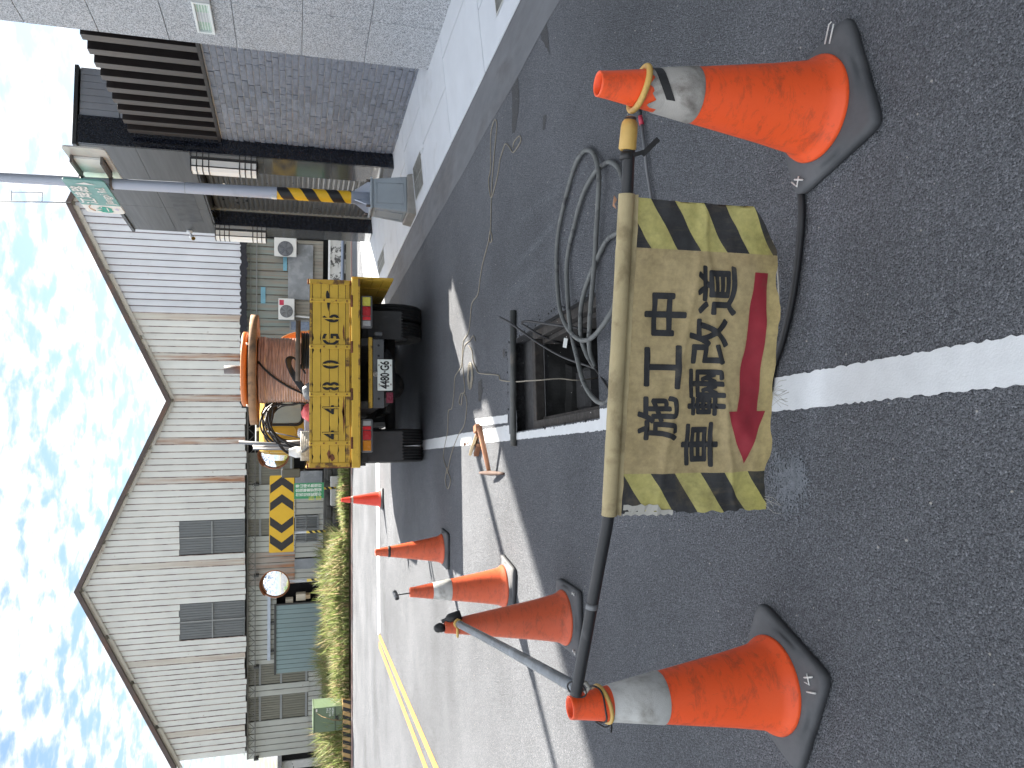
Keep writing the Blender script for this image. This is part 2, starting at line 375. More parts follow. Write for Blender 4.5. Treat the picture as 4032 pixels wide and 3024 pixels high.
# drain covers let into the pavement
mat('grate_steel', (0.17, 0.175, 0.165), 0.6, metal=0.3, var=0.2, vs=20, dirt=(0.10, 0.10, 0.085), ds=9, dthr=0.5, bump=0.3, bs=200)
mat('lid_line', (0.42, 0.43, 0.42), 0.7)
for (x0, x1, y0, y1, lab) in ((3.26, 3.66, 8.62, 9.18, 'dark green steel cover plates set in pavement before the pole base box'),
                              (3.36, 3.62, 12.6, 13.5, 'dark steel cover plates set in far pavement beside the truck'),
                              (3.30, 3.55, 3.6, 5.18, 'dark steel cover plates in near pavement by the granite wall')):
    t = thing('drain_cover', lab, 'drain cover', (x0, y0, sz(x0)), group='pavement drain covers')
    nn = 3 if y1 - y0 > 0.7 else 2
    for k in range(nn):
        for h in range(2):
            a, b = y0 + (y1 - y0) * k / nn + 0.006, y0 + (y1 - y0) * (k + 1) / nn - 0.006
            c, d = x0 + (x1 - x0) * h / 2 + 0.006, x0 + (x1 - x0) * (h + 1) / 2 - 0.006
            mb = MB(); vs = [(c, a, sz(c) + 0.006), (d, a, sz(d) + 0.006), (d, b, sz(d) + 0.006), (c, b, sz(c) + 0.006)]
            mb.add([(x, y, z - 0.02) for x, y, z in vs] + vs, [(4,5,6,7),(0,1,5,4),(1,2,6,5),(2,3,7,6),(3,0,4,7)])
            mb.build('plate', 'grate_steel', t)
    mb = MB(); vs = [(x0 - .012, y0 - .012, sz(x0) + .0035), (x1 + .012, y0 - .012, sz(x1) + .0035), (x1 + .012, y1 + .012, sz(x1) + .0035), (x0 - .012, y1 + .012, sz(x0) + .0035)]
    mb.add(vs, [(0, 1, 2, 3)]); mb.build('frame', 'lid_line', t)
# far kerb, verge soil
mb = MB(); mb.box((-70, 20.80, -0.05), (60, 20.98, 0.03)); tag(mb.build('far_kerb', 'red_paint', bevel=0.01), kind='structure')
mb = MB(); n = 60
vs = []
for i in range(n + 1):
    x = -16 + 16.6 * i / n
    for j, y in enumerate((20.97, 21.3, 22.0, 23.0, 24.3, 25.9)):
        vs.append((x, y, 0.05 + 0.09 * j / 3 * (0.6 + 0.5 * mnoise.noise((x * 0.7, y, 0))) if j < 5 else -0.1))
mb.add(vs, [(i*6+j, (i+1)*6+j, (i+1)*6+j+1, i*6+j+1) for i in range(n) for j in range(5)], smooth=True)
tag(mb.build('verge', 'soil'), kind='structure')
# ================================================================ WAREHOUSE WITH TWO GABLES
def sheet_mat(name, c, streak=0.0, seed=0.0, zb=3.0, zt=8.0):
    """painted corrugated sheet; streak: rust that runs down and gathers at the lower edge"""
    m, nt, N, L, b = _new(name); v = coords(N, L); mp = coords(N, L, (7.0, 7.0, 0.35))
    col = mixc(N, L, 1.0, c, ramp(N, L, nz(N, L, v, 1.2, 5), [(0.3, 0.93), (0.7, 1.06)]), 'MULTIPLY')
    col = mixc(N, L, 1.0, col, ramp(N, L, nz(N, L, mp, 1.0, 5), [(0.3, 0.95), (0.65, 1.03)]), 'MULTIPLY')
    sp = ramp(N, L, nz(N, L, v, 9, 4, 0.6), [(0.69, 0.0), (0.75, 0.5)]); col = mixc(N, L, sp, col, (0.22, 0.12, 0.08))
    if streak > 0:
        sep = N.new('ShaderNodeSeparateXYZ'); L.new(v, sep.inputs[0])
        g = mth(N, L, 'DIVIDE', mth(N, L, 'SUBTRACT', zt, sep.outputs['Z']), zt - zb)
        f = mth(N, L, 'MULTIPLY', g, ramp(N, L, nz(N, L, mp, 1.7, 5), [(0.36, 0.0), (0.66, 1.0)]))
        f = mth(N, L, 'MINIMUM', mth(N, L, 'MULTIPLY', f, streak), 0.95)
        rc = mixc(N, L, nz(N, L, v, 4, 4), (0.42, 0.20, 0.08), (0.20, 0.075, 0.045)); col = mixc(N, L, f, col, rc)
    L.new(col, b.inputs['Base Color']); b.inputs['Roughness'].default_value = 0.55
    return m
sheet_mat('sheet_cream', (0.64, 0.655, 0.63)); sheet_mat('sheet_blue', (0.60, 0.63, 0.68))
sheet_mat('sheet_rust', (0.58, 0.58, 0.54), 1.25); sheet_mat('sheet_rust_light', (0.57, 0.57, 0.52), 0.6)
sheet_mat('sheet_low', (0.42, 0.435, 0.40), 0.15, zb=0.4, zt=3.2); sheet_mat('sheet_green', (0.20, 0.25, 0.235), 0.8, zb=0.0, zt=4.5)
sheet_mat('sheet_beige', (0.33, 0.32, 0.28), 0.3, zb=0, zt=2); sheet_mat('sheet_door', (0.20, 0.275, 0.28), 0.12, zb=0.4, zt=2.2)
sheet_mat('sheet_low_rust', (0.36, 0.35, 0.32), 1.3, zb=1.5, zt=3.2)
def rib_mat(name, c, c2):
    m, nt, N, L, b = _new(name); mp = coords(N, L, (3.0, 3.0, 1.0))
    f = ramp(N, L, nz(N, L, mp, 2.2, 4, 0.7), [(0.46, 0.0), (0.56, 1.0)]); L.new(mixc(N, L, f, c, c2), b.inputs['Base Color']); b.inputs['Roughness'].default_value = 0.75
rib_mat('rib_rust', (0.44, 0.37, 0.34), (0.15, 0.10, 0.095)); rib_mat('rib_dark', (0.13, 0.08, 0.08), (0.06, 0.045, 0.05)); rib_mat('rib_grey', (0.25, 0.255, 0.23), (0.17, 0.165, 0.15))
rib_mat('rib_green', (0.12, 0.135, 0.125), (0.09, 0.07, 0.05)); rib_mat('rib_door', (0.15, 0.20, 0.205), (0.13, 0.18, 0.185))
mat('fascia_brown', (0.075, 0.055, 0.05), 0.6, var=0.2, vs=2, dirt=(0.13, 0.07, 0.05), ds=1.2, dthr=0.55)
mat('fascia_inner', (0.52, 0.50, 0.46), 0.7, var=0.12, vs=2, dirt=(0.20, 0.11, 0.08), ds=2.0, dthr=0.6)
mat('roof_sheet', (0.25, 0.25, 0.25), 0.6)
mat('grey_pane', (0.13, 0.14, 0.145), 0.35, var=0.25, vs=3, stretch=(9, 9, 0.6), spec=0.6)
mat('pane_frame', (0.24, 0.25, 0.25), 0.6)
mat('yellow_pane', (0.17, 0.165, 0.13), 0.4, var=0.25, vs=3, stretch=(9, 9, 0.6))
mat('dark_steel', (0.05, 0.052, 0.05), 0.6, var=0.2); mat('tarp_black', (0.012, 0.013, 0.02), 0.7)
mat('grey_plate', (0.22, 0.235, 0.25), 0.6, var=0.25, vs=2.2, dirt=(0.32, 0.33, 0.35), ds=2.6, dthr=0.5, dmax=0.7)
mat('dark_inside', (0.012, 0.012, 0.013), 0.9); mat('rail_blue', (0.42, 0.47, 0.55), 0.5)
mat('masonry_dark', (0.075, 0.075, 0.07), 0.95, var=0.35, vs=3, dirt=(0.03, 0.03, 0.028), ds=1.6, dthr=0.5, bump=0.5, bs=14)
mat('ac_white', (0.62, 0.62, 0.60), 0.45, var=0.04); mat('ac_grille', (0.10, 0.105, 0.115), 0.5, var=0.15); mat('ac_fan', (0.16, 0.17, 0.19), 0.4)
mat('label_red', (0.45, 0.03, 0.07), 0.5); mat('label_white', (0.7, 0.7, 0.7), 0.5)
WA = math.atan(0.22); WO = Vector((0, 27, 0)); WN = Vector((math.sin(WA), math.cos(WA), 0)); WS = Vector((math.cos(WA), -math.sin(WA), 0))
def W(x, y, d=0.0):
    p = WO + WN * d; r = ray(x, y); q_ = EYEP + r * ((p - EYEP).dot(WN) / r.dot(WN)); return (q_ - p).dot(WS), q_.z
WH = thing('warehouse', 'old corrugated metal warehouse with two gables across the road', 'warehouse', WO, -WA, inplace=False)
PKR, VAL, PKL, EVL, EVR = 8.30, 2.32, -3.74, -10.02, 14.3
def roofz(s):
    for a, b, za, zb_ in ((EVL, PKL, 5.36, 8.14), (PKL, VAL, 8.14, 5.40), (VAL, PKR, 5.40, 8.10), (PKR, EVR, 8.10, 5.35)):
        if a <= s <= b: return za + (zb_ - za) * (s - a) / (b - a)
    return 5.3
def corr(name, s0, s1, zb, zt, y, mats, parent=None, pitch=0.205, depth=0.024, breaks=(), jag=0.0):
    """one corrugated sheet as geometry: flats with raised ribs; zt may be a function of s"""
    f = zt if callable(zt) else (lambda s: zt)
    n = max(1, round((s1 - s0) / pitch)); p = (s1 - s0) / n; xs = []
    for i in range(n):
        a = s0 + i * p
        xs += [(a, 0, 0), (a + .89 * p, 0, 1), (a + .91 * p, -depth, 1), (a + .975 * p, -depth, 1)]
    xs.append((s1, 0, 0)); xs += [(bk, 0, 0) for bk in breaks if s0 < bk < s1]; xs.sort()
    mb = MB(); vs = []; jz = 0
    for i, (s, d, k) in enumerate(xs):
        if i % 4 == 0: jz = random.uniform(-jag, jag)
        vs += [(s, y + d, zb + jz), (s, y + d, f(s))]
    for i in range(len(xs) - 1): mb.add([vs[2*i], vs[2*i+2], vs[2*i+3], vs[2*i+1]], [(0, 1, 2, 3)], 1 if xs[i][2] else 0)
    return mb.build(name, mats, parent or WH)
# --- upper gable wall, sheet by sheet
SEAM = 3.04
wins = [(W(709, 2187)[0], W(709, 2051)[0], 5.08), (W(702, 2522)[0], W(702, 2378)[0], 5.10)]
rusty = {W(700, y)[0]: m for y, m in ((1402, 'sheet_rust'), (1566, 'sheet_rust'), (1735, 'sheet_rust'), (1890, 'sheet_rust'), (2222, 'sheet_rust_light'), (2600, 'sheet_rust_light'), (2890, 'sheet_rust_light'), (1246, 'sheet_rust_light'))}
blue_from = W(700, 1205)[0]
sw = 0.82; s = EVL + 0.12
cuts = sorted([w[0] for w in wins] + [w[1] for w in wins] + [k + e for k in rusty for e in (-.11, .11)]); bounds = [s]
while s < EVR - 0.1:
    nxt = s + sw
    for c in cuts:
        if s + 0.05 < c < nxt + 0.22: nxt = c; break
    bounds.append(min(nxt, EVR - 0.1)); s = nxt
for a, b in zip(bounds, bounds[1:]):
    if b - a < 0.03: continue
    mid = (a + b) / 2; zb = SEAM + random.uniform(-0.02, 0.02); mm = 'sheet_blue' if mid > blue_from else 'sheet_cream'; rib = 'rib_dark' if mid > blue_from else 'rib_rust'
    for k, m in rusty.items():
        if a <= k < b: mm = m
    for w in wins:
        if w[0] - 0.02 < mid < w[1] + 0.02: zb = w[2]
    corr('wall_sheet', a, b, zb, lambda t: roofz(t) - 0.20, -0.02 - random.uniform(0, 0.006), [mm, rib], breaks=(PKL, VAL, PKR), jag=0.025)
for w in wins:
    g = corr('skylight_window', w[0] + .02, w[1] - .02, SEAM + 0.02, w[2] + 0.02, 0.0, ['grey_pane', 'grey_pane'], pitch=0.085, depth=0.018)
    mb = MB(); c = (w[0] + w[1]) / 2
    mb.box((c - .02, -.05, SEAM), (c + .02, -.02, w[2])); mb.build('glazing_bar', 'pane_frame', g); mb = MB(); mb.box((w[0] + .03, -.053, SEAM + 1.02), (w[1] - .03, -.025, SEAM + 1.06)); mb.build('glazing_bar', 'pane_frame', g)
# --- roof edge boards and roof planes
ridge = [(EVL - .18, roofz(EVL) - .08), (PKL, 8.14), (VAL, 5.40), (PKR, 8.10), (EVR + .2, 5.25)]
for (a, za), (b, zb_) in zip(ridge, ridge[1:]):
    mb = MB(); mb.add([(a, -.26, za - .15), (b, -.26, zb_ - .15), (b, -.26, zb_), (a, -.26, za), (a, -.20, za - .15), (b, -.20, zb_ - .15), (b, -.20, zb_), (a, -.20, za)],
                      [(0,1,2,3),(7,6,5,4),(3,2,6,7),(0,4,5,1),(0,3,7,4),(1,5,6,2)]); mb.build('roof_edge', 'fascia_brown', WH)
    mb = MB(); mb.add([(a, -.21, za - .03), (b, -.21, zb_ - .03), (b, 22, zb_ - .03), (a, 22, za - .03)], [(0, 1, 2, 3)]); mb.build('roof', 'roof_sheet', WH)
    n = max(1, int(abs(b - a) / 1.5))
    for k in range(n):
        t0, t1 = k / n + 0.01, (k + 1) / n - 0.01
        p0, p1 = (a + (b - a) * t0, za + (zb_ - za) * t0), (a + (b - a) * t1, za + (zb_ - za) * t1); o = random.uniform(-.015, .015)
        mb = MB(); mb.add([(p0[0], -.09, p0[1] - .27 + o), (p1[0], -.09, p1[1] - .27 + o), (p1[0], -.09, p1[1] - .17), (p0[0], -.09, p0[1] - .17),
                           (p0[0], -.20, p0[1] - .17), (p1[0], -.20, p1[1] - .17)], [(0,1,2,3),(3,2,5,4)]); mb.build('flashing', 'fascia_inner', WH)
mb = MB(); mb.box((EVL - .1, .32, 0), (EVL - .02, 22, 5.3)); mb.build('side_wall', 'sheet_cream', WH)
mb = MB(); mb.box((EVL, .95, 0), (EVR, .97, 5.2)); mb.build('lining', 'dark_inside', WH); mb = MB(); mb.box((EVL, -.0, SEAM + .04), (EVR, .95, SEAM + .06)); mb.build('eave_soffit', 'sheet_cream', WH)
# --- lower wall, set back under the gable sheets
LD = 0.30
def LW(x, y): return W(x, y, LD)
ZB = 0.50
lowspec = [  # from source row, to source row, material, rib, bottom
    (2975, 2830, 'sheet_low', 'rib_grey', .75), (2735, 2690, 'sheet_low', 'rib_grey', .75), (2300, 2235, 'sheet_low', 'rib_grey', ZB), (2235, 2106, 'sheet_low', 'rib_grey', ZB),
    (2040, 1905, 'sheet_low', 'rib_grey', ZB)]
def low_sheets(y0, y1, zb, zt, m, rib, d=LD, w=0.8, pitch=0.2):
    a, b = LW(1100, y0)[0], LW(1100, y1)[0]; n = max(1, round((b - a) / w))
    for k in range(n): corr('wall_sheet', a + (b - a) * k / n, a + (b - a) * (k + 1) / n, zb, zt, d - random.uniform(0, .005), [m, rib], pitch=pitch, depth=0.022)
low_sheets(2975, 2830, 0.95, SEAM - .02, 'sheet_low', 'rib_grey'); low_sheets(2975, 2830, ZB, 0.97, 'sheet_low', 'rib_grey', LD + .02)
low_sheets(2735, 2690, 0.95, SEAM - .02, 'sheet_low', 'rib_grey'); low_sheets(2830, 2636, ZB, 0.97, 'sheet_low', 'rib_grey', LD + .02)
low_sheets(2610, 2300, 2.05, SEAM - .02, 'sheet_low', 'rib_grey'); low_sheets(2300, 2240, ZB, 2.2, 'sheet_low', 'rib_grey', LD + .03)
low_sheets(2300, 2170, 1.45, SEAM - .02, 'sheet_low_rust', 'rib_grey'); low_sheets(2170, 2106, 1.45, SEAM - .02, 'sheet_low', 'rib_grey')
low_sheets(2200, 2136, ZB, 1.47, 'sheet_low', 'rib_grey', LD + .03); low_sheets(2030, 1957, ZB, 1.47, 'sheet_low', 'rib_grey', LD + .03)
low_sheets(2040, 1905, 1.45, SEAM - .02, 'sheet_low', 'rib_grey'); low_sheets(2136, 2030, ZB, .70, 'sheet_low', 'rib_grey', LD + .03)
# glazed ribbed strips
for y0, y1, zb in ((2690, 2610, .95), (2830, 2735, .95), (2106, 2040, 1.5), (1905, 1780, 1.5)):
    a, b = LW(1100, y0)[0], LW(1100, y1)[0]
    g = corr('light_panel', a + .01, b - .01, zb, SEAM - .03, LD + .02, ['yellow_pane', 'yellow_pane'], pitch=0.09, depth=0.015)
    for zz in (zb + .05, 1.85, 2.55):
        if zz > zb: mb = MB(); mb.box((a, LD - .01, zz), (b, LD + .015, zz + .07)); mb.build('glazing_bar', 'pane_frame', g)
# grey patched plates and plain door leaf
for n_, y0, y1, z0, z1 in (('patch_plate', 2240, 2200, ZB, 1.46), ('plate_door', 1906, 1855, .55, 1.46)):
    a, b = LW(1200, y0)[0], LW(1200, y1)[0]; mb = MB(); mb.box((a, LD - .01, z0), (b, LD + .05, z1)); mb.build(n_, 'grey_plate', WH, bevel=.01)
# barred window
a, b = LW(1200, 2136)[0], LW(1200, 2030)[0]
mb = MB(); mb.box((a, LD + .06, .70), (b, LD + .08, 1.45)); win = mb.build('window', 'grey_pane', WH)
mb = MB()
for x0, x1, za, zb_ in ((a, b, .66, .72), (a, b, 1.41, 1.46), (a, a + .05, .70, 1.43), (b - .05, b, .70, 1.43), ((a + b) / 2 - .02, (a + b) / 2 + .02, .72, 1.41)): mb.box((x0, LD - .01, za), (x1, LD + .05, zb_))
mb.build('frame', 'pane_frame', win)
for k in range(1, 11):
    x = a + (b - a) * k / 11; mb = MB(); mb.tube([(x, LD - .03, .70), (x, LD - .03, 1.44)], .009, 5); mb.build('bar', 'pane_frame', win)
mb = MB(); mb.tube([(a, LD - .03, 1.08), (b, LD - .03, 1.08)], .012, 5); mb.build('bar', 'pane_frame', win)
# sliding door, rail, dark opening
a, b, c = LW(1200, 2637)[0], LW(1200, 2372)[0], LW(1200, 2298)[0]
door = corr('sliding_door', a, b, .50, 2.06, LD - .10, ['sheet_door', 'rib_door'], pitch=.16, depth=.015)
mb = MB(); mb.box((a - .03, LD - .13, 2.05), (b + .02, LD - .06, 2.12)); mb.box((b, LD - .13, .5), (b + .04, LD - .06, 2.06)); mb.build('door_edge', 'dark_steel', door)
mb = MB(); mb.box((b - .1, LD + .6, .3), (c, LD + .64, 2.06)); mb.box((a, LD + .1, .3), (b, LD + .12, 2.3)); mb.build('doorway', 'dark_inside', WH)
mb = MB(); mb.box((LW(1064, 2592)[0], LD - .16, 2.24), (LW(1064, 2268)[0], LD - .04, 2.34)); rail = mb.build('door_rail', 'rail_blue', WH)
for t in (.1, .45, .8):
    x = LW(1064, 2592)[0] * (1 - t) + LW(1064, 2268)[0] * t; mb = MB(); mb.box((x - .03, LD - .12, 2.10), (x + .03, LD - .08, 2.24)); mb.build('hanger', 'dark_steel', rail)
mat('crate_wood', (0.45, 0.33, 0.2), 0.7); mat('pale_board', (0.62, 0.56, 0.45), 0.7)
for x0, x1, za, zb_, m in ((b + .05, b + .28, 1.08, 1.40, 'pale_board'), (b + .10, b + .24, .92, 1.08, 'crate_wood'), (b + .0, b + .12, 1.50, 1.75, 'pale_board')):
    mb = MB(); mb.box((x0, LD + .05, za), (x1, LD + .3, zb_)); o_ = mb.build('stacked_crate', m, bevel=.01); o_.location = WO; o_.rotation_euler = (0, 0, -WA); tag(o_, {1.08: 'pale square crate in the dark warehouse doorway', .92: 'small brown crate low in the dark warehouse doorway', 1.50: 'narrow pale board at the top of the warehouse doorway'}[za], 'crate', 'crates in the doorway')
# lattice girder and brackets under the seam
mb = MB(); s0, s1 = LW(980, 2980)[0], LW(980, 1500)[0]
mb.beam((s0, LD - .14, SEAM - .06), (s1, LD - .14, SEAM - .06), .05, .05); mb.beam((s0, LD - .14, SEAM - .30), (s1, LD - .14, SEAM - .30), .03, .03)
n = int((s1 - s0) / .22)
for k in range(n):
    x0, x1 = s0 + (s1 - s0) * k / n, s0 + (s1 - s0) * (k + 1) / n; za, zb_ = (SEAM - .29, SEAM - .07) if k % 2 else (SEAM - .07, SEAM - .29)
    mb.beam((x0, LD - .14, za), (x1, LD - .14, zb_), .014, .014)
mb.build('girder', mat('girder_steel', (.16, .155, .145), .7, var=.3), WH)
for y in (2980, 2510 + 110, 2262, 1905):
    x = LW(1000, y)[0]; mb = MB(); mb.box((x - .035, LD - .2, SEAM - .42), (x + .035, LD + .0, SEAM - .26)); mb.build('bracket', 'dark_steel', WH, bevel=.01)
# right-hand part: pale green sheets, grey plate, torn black tarp
low_sheets(1500, 940, 1.55, SEAM - .02, 'sheet_green', 'rib_green', LD + .05, w=.75, pitch=.25)
low_sheets(1500, 940, .6, 1.58, 'sheet_beige', 'rib_grey', LD + .09, w=.75, pitch=.12)
mb = MB(); a, b = LW(1180, 1180)[0], LW(1180, 962)[0]; mb.box((a, LD - .03, .92), (b, LD + .03, 1.72)); mb.build('metal_patch', 'grey_plate', WH, bevel=.01)
mat('blue_film', (0.16, 0.36, 0.46), 0.5, var=.15)
for y0, y1, x0, x1 in ((1066, 1010, 1115, 1130), (1195, 1130, 1027, 1045)):
    a, z0 = LW(x1, y0); b, z1 = LW(x0, y1); mb = MB(); mb.box((a, LD + .0, z0), (b, LD + .02, z1)); mb.build('film_patch', 'blue_film', WH)
a, z0 = LW(1225, 1345); b, z1 = LW(1140, 1262)
mb = MB(); mb.box((a, LD + .0, z0), (b, LD + .02, z1)); win = mb.build('window', mat('blue_pane', (0.16, 0.21, 0.30), 0.3, var=.2), WH)
mb = MB()
for t in (0, .5, 1): x = a + (b - a) * t; mb.box((x - .03, LD - .02, z0), (x + .03, LD - .005, z1))
mb.box((a, LD - .02, z1 - .05), (b, LD - .006, z1)); mb.build('frame', 'pane_frame', win)
mb = MB(); pts = []; a, b = LW(950, 1600)[0], LW(950, 955)[0]; n = 90; vs = []
for k in range(n + 1):
    x = a + (b - a) * k / n; vs += [(x, -.065, SEAM - .02 - random.uniform(0, .07)), (x, -.075, SEAM + .13 + random.uniform(-.03, .05))]
mb.add(vs, [(2*i, 2*i+2, 2*i+3, 2*i+1) for i in range(n)]); mb.build('torn_tarp', 'tarp_black', WH)
mb = MB(); a, b = LW(990, 1500)[0], LW(990, 955)[0]
mb.tube([(a, LD - .08, 2.70), (b, LD - .08, 2.70)], .02, 6); mb.tube([(a, LD - .08, 2.88), (b, LD - .08, 2.88)], .012, 6); mb.build('wall_pipe', 'pane_frame', WH)
# --- antenna on the right-hand ridge
an = thing('roof_antenna', 'thin tall antenna mast standing on the right warehouse ridge', 'antenna', WO + WS * PKR + Vector((0, 0, 8.0)))
b0 = WO + WS * PKR - WN * .3; mb = MB(); mb.tube([b0 + Vector((0, 0, 7.95)), b0 + Vector((-.12, 0, 10.1))], .018, 6); mb.build('mast', 'pane_frame', an)
mb = MB(); mb.tube([b0 + Vector((.25, 0, 8.7)), b0 + Vector((.2, 0, 9.5))], .012, 5)
for zz in (8.7, 9.5): mb.tube([b0 + Vector((.25, 0, zz)), b0 + Vector((-.06, 0, zz))], .012, 5)
mb.build('dipole', 'pane_frame', an)
# --- air conditioners hung on the right-hand part of the warehouse
def ac_unit(name, lab, x0, y0, x1, y1, fanpos, brand):
    s0, zt = LW(x0, y0); s1, zb = LW(x1, y1); s0, s1 = min(s0, s1), max(s0, s1)
    t = thing(name, lab, 'air conditioner', WO + WS * ((s0 + s1) / 2) + WN * (LD - .06) + Vector((0, 0, zb)), -WA, group='outdoor air conditioner units', inplace=False)
    w, h = s1 - s0, zt - zb; mb = MB(); mb.box((-w/2, -.30, 0), (w/2, .0, h)); mb.build('case', 'ac_white', t, bevel=.015)
    fx = -w/2 + w * fanpos; r = min(w, h) * .40; Mx = Matrix.Translation((fx, -.302, h / 2)) @ Matrix.Rotation(math.radians(90), 4, 'X')
    mb = MB(); mb.disc(r, 0.0, 28, M=Mx); mb.build('fan_opening', 'ac_grille', t)
    for k in range(5):
        a = k * 2 * math.pi / 5 + .3; mb = MB(); pts = [(.15 * r * math.cos(a), .15 * r * math.sin(a), .004)]
        for u in (.5, .93): pts.append((u * r * math.cos(a - .15), u * r * math.sin(a - .15), .004))
        for u in (.93, .5): pts.append((u * r * math.cos(a + .55), u * r * math.sin(a + .55), .012))
        mb.add([Mx @ Vector(p) for p in pts], [tuple(range(5))]); mb.build('fan_blade', 'ac_fan', t)
    mb = MB()
    for q_ in range(1, 6): mb.lathe([(r * q_ / 5 - .006, .02), (r * q_ / 5, .024), (r * q_ / 5 + .006, .02)], 28, M=Mx)
    for k in range(4): a = k * math.pi / 4; mb.tube([Mx @ Vector((-r * math.cos(a), -r * math.sin(a), .02)), Mx @ Vector((r * math.cos(a), r * math.sin(a), .02))], .006, 4)
    mb.build('fan_guard', 'pane_frame' if brand else 'ac_fan', t)
    if brand:
        mb = MB(); mb.box((w/2 - .22, -.304, h - .17), (w/2 - .05, -.301, h - .03)); mb.build('badge', 'label_red', t)
    for sgn in (-1, 1):
        mb = MB(); mb.beam((sgn * w * .3, .0, -.02), (sgn * w * .3, -.3, -.02), .03, .03); mb.build('bracket', 'dark_steel', t)
    return t
ac_unit('air_conditioner', 'large white air conditioner unit with open fan beside the dark polished wall', 1081, 1010, 1168, 942, .42, False)
a2 = ac_unit('air_conditioner', 'white air conditioner unit with red badge and grey pipe behind the truck bed', 1097, 1257, 1160, 1176, .40, True)
mb = MB(); mb.tube([(-.22, -.12, 0), (-.26, -.10, -.5), (-.3, -.08, -.9)], .03, 8); mb.build('pipe', 'ac_white', a2)
# --- low dark masonry wall in front of the warehouse foot
lw = thing('retaining_wall', 'low dark weathered masonry wall along the foot of the warehouse', 'wall', (-4, 25.6, 0))
p0 = WO + WS * -16 - WN * .35; p1 = WO + WS * 3.2 - WN * .35
mb = MB(); mb.beam(p0 + Vector((0, 0, .0)), p1 + Vector((0, 0, .0)), .3, 1.06); mb.build('stonework', 'masonry_dark', lw, bevel=.03)
nst = 46
for r in range(2):
    for k in range(nst):
        t0, t1 = (k + .06 + .5 * (r % 2)) / nst, (k + .94 + .5 * (r % 2)) / nst
        if t1 > 1: continue
        a, b = p0.lerp(p1, t0) - WN * .16, p0.lerp(p1, t1) - WN * .16; z = .14 + r * .21
        mb = MB(); mb.beam(a + Vector((0, 0, z)), b + Vector((0, 0, z)), .05 + random.uniform(0, .03), .17); mb.build('stone', 'masonry_dark', lw, bevel=.02, seg=1)
mat('mottled_wall', (0.55, 0.55, 0.53), 0.9, var=.1, vs=4, dirt=(0.05, 0.05, 0.05), ds=5, dthr=.46, dsoft=.06, dmax=.95, bump=.4, bs=20)
mat('brick_red', (0.25, 0.11, 0.08), 0.9, var=.3, rand=.2); mat('blue_pipe', (0.20, 0.24, 0.32), .5)
mw = thing('low_wall', 'low whitewashed wall with black mould beyond the pavement end', 'wall', (6.5, 24.4, 0))
p0 = WO + WS * 3.0 - WN * 1.0; p1 = WO + WS * 16 - WN * 1.0
q0 = p0.lerp(p1, .17)
mb = MB(); mb.beam(q0 + Vector((0, 0, .14)), p1 + Vector((0, 0, .14)), .2, .56); mb.build('render', 'mottled_wall', mw)
mb = MB(); mb.beam(q0 + Vector((0, 0, .45)), p1 + Vector((0, 0, .45)), .26, .06); mb.build('coping', 'label_white', mw)
mb = MB(); mb.tube([p0 - WN * .2 + Vector((0, 0, .05)), p1 - WN * .2 + Vector((0, 0, .05))], .05, 8); mb.build('pipe', 'blue_pipe', mw)
for r in range(6):
    for k in range(9):
        a = p0.lerp(q0, (k + (.5 if r % 2 else 0) + .03) / 9.5); b = p0.lerp(q0, (k + (.5 if r % 2 else 0) + .95) / 9.5)
        mb = MB(); z = -.07 + r * .085; mb.beam(a + Vector((0, 0, z)), b + Vector((0, 0, z)), .16 + random.uniform(-.01, .01), .075); mb.build('brick', 'brick_red', mw)
# ================================================================ BUILDING ON THE RIGHT
def granite_mat(name, c0, c1, c2, scale, rough, ior=1.5):
    m, nt, N, L, b = _new(name); v = coords(N, L)
    vo = N.new('ShaderNodeTexVoronoi'); vo.inputs['Scale'].default_value = scale; L.new(v, vo.inputs['Vector'])
    sep = N.new('ShaderNodeSeparateColor'); L.new(vo.outputs['Color'], sep.inputs[0])
    f = mth(N, L, 'ADD', mth(N, L, 'MULTIPLY', sep.outputs[0], .55), mth(N, L, 'MULTIPLY', nz(N, L, v, scale * 1.3, 4, .7), .45))
    L.new(ramp(N, L, f, [(.28, c0), (.5, c1), (.68, c2)]), b.inputs['Base Color']); b.inputs['Roughness'].default_value = rough; b.inputs['IOR'].default_value = ior
    bn = N.new('ShaderNodeBump'); bn.inputs['Strength'].default_value = .12 if rough > .2 else 0.0; bn.inputs['Distance'].default_value = .003; L.new(f, bn.inputs['Height']); L.new(bn.outputs[0], b.inputs['Normal'])
granite_mat('granite_pale', (.18, .195, .215), (.385, .41, .44), (.54, .565, .60), 125, .5)
granite_mat('granite_black', (.005, .006, .010), (.008, .010, .017), (.016, .019, .028), 60, .12, 1.55)
mat('polished_tile', (.05, .053, .056), .07, var=.2, vs=2.0, stretch=(1, .25, 4.5), ior=1.9, rvar=.02)
mat('wall_tile', (.06, .064, .07), .38, var=.22, vs=2.2, stretch=(.6, .22, 5.0), rvar=.06)
mat('wall_tile_dark', (.042, .046, .053), .4, var=.15, vs=3)
mat('tile_joint', (.33, .35, .37), .8)
mat('slate_brick', (.18, .20, .24), .8, var=.22, vs=30, dirt=(.27, .29, .32), ds=14, dthr=.58, dmax=.4, bump=.5, bs=70, island=.19)
mat('mortar', (.50, .52, .55), .9, var=.08, vs=20)
mat('bronze', (.075, .068, .065), .4, metal=.2, var=.12, vs=3, stretch=(3, 3, .3)); mat('bronze_dark_shade', (.022, .018, .018), .4, var=.2)  # lit and shaded tones of the fin bronze; darker also on rail and backing
mat('siding_grey', (.25, .265, .30), .5, var=.08, rand=.05); mat('roof_cap', (.03, .032, .035), .4)
mat('shutter_grey', (.09, .09, .088), .32, metal=.5, var=.1, rvar=.05, rand=.05); mat('alu_rail', (.45, .44, .40), .35, metal=.6)
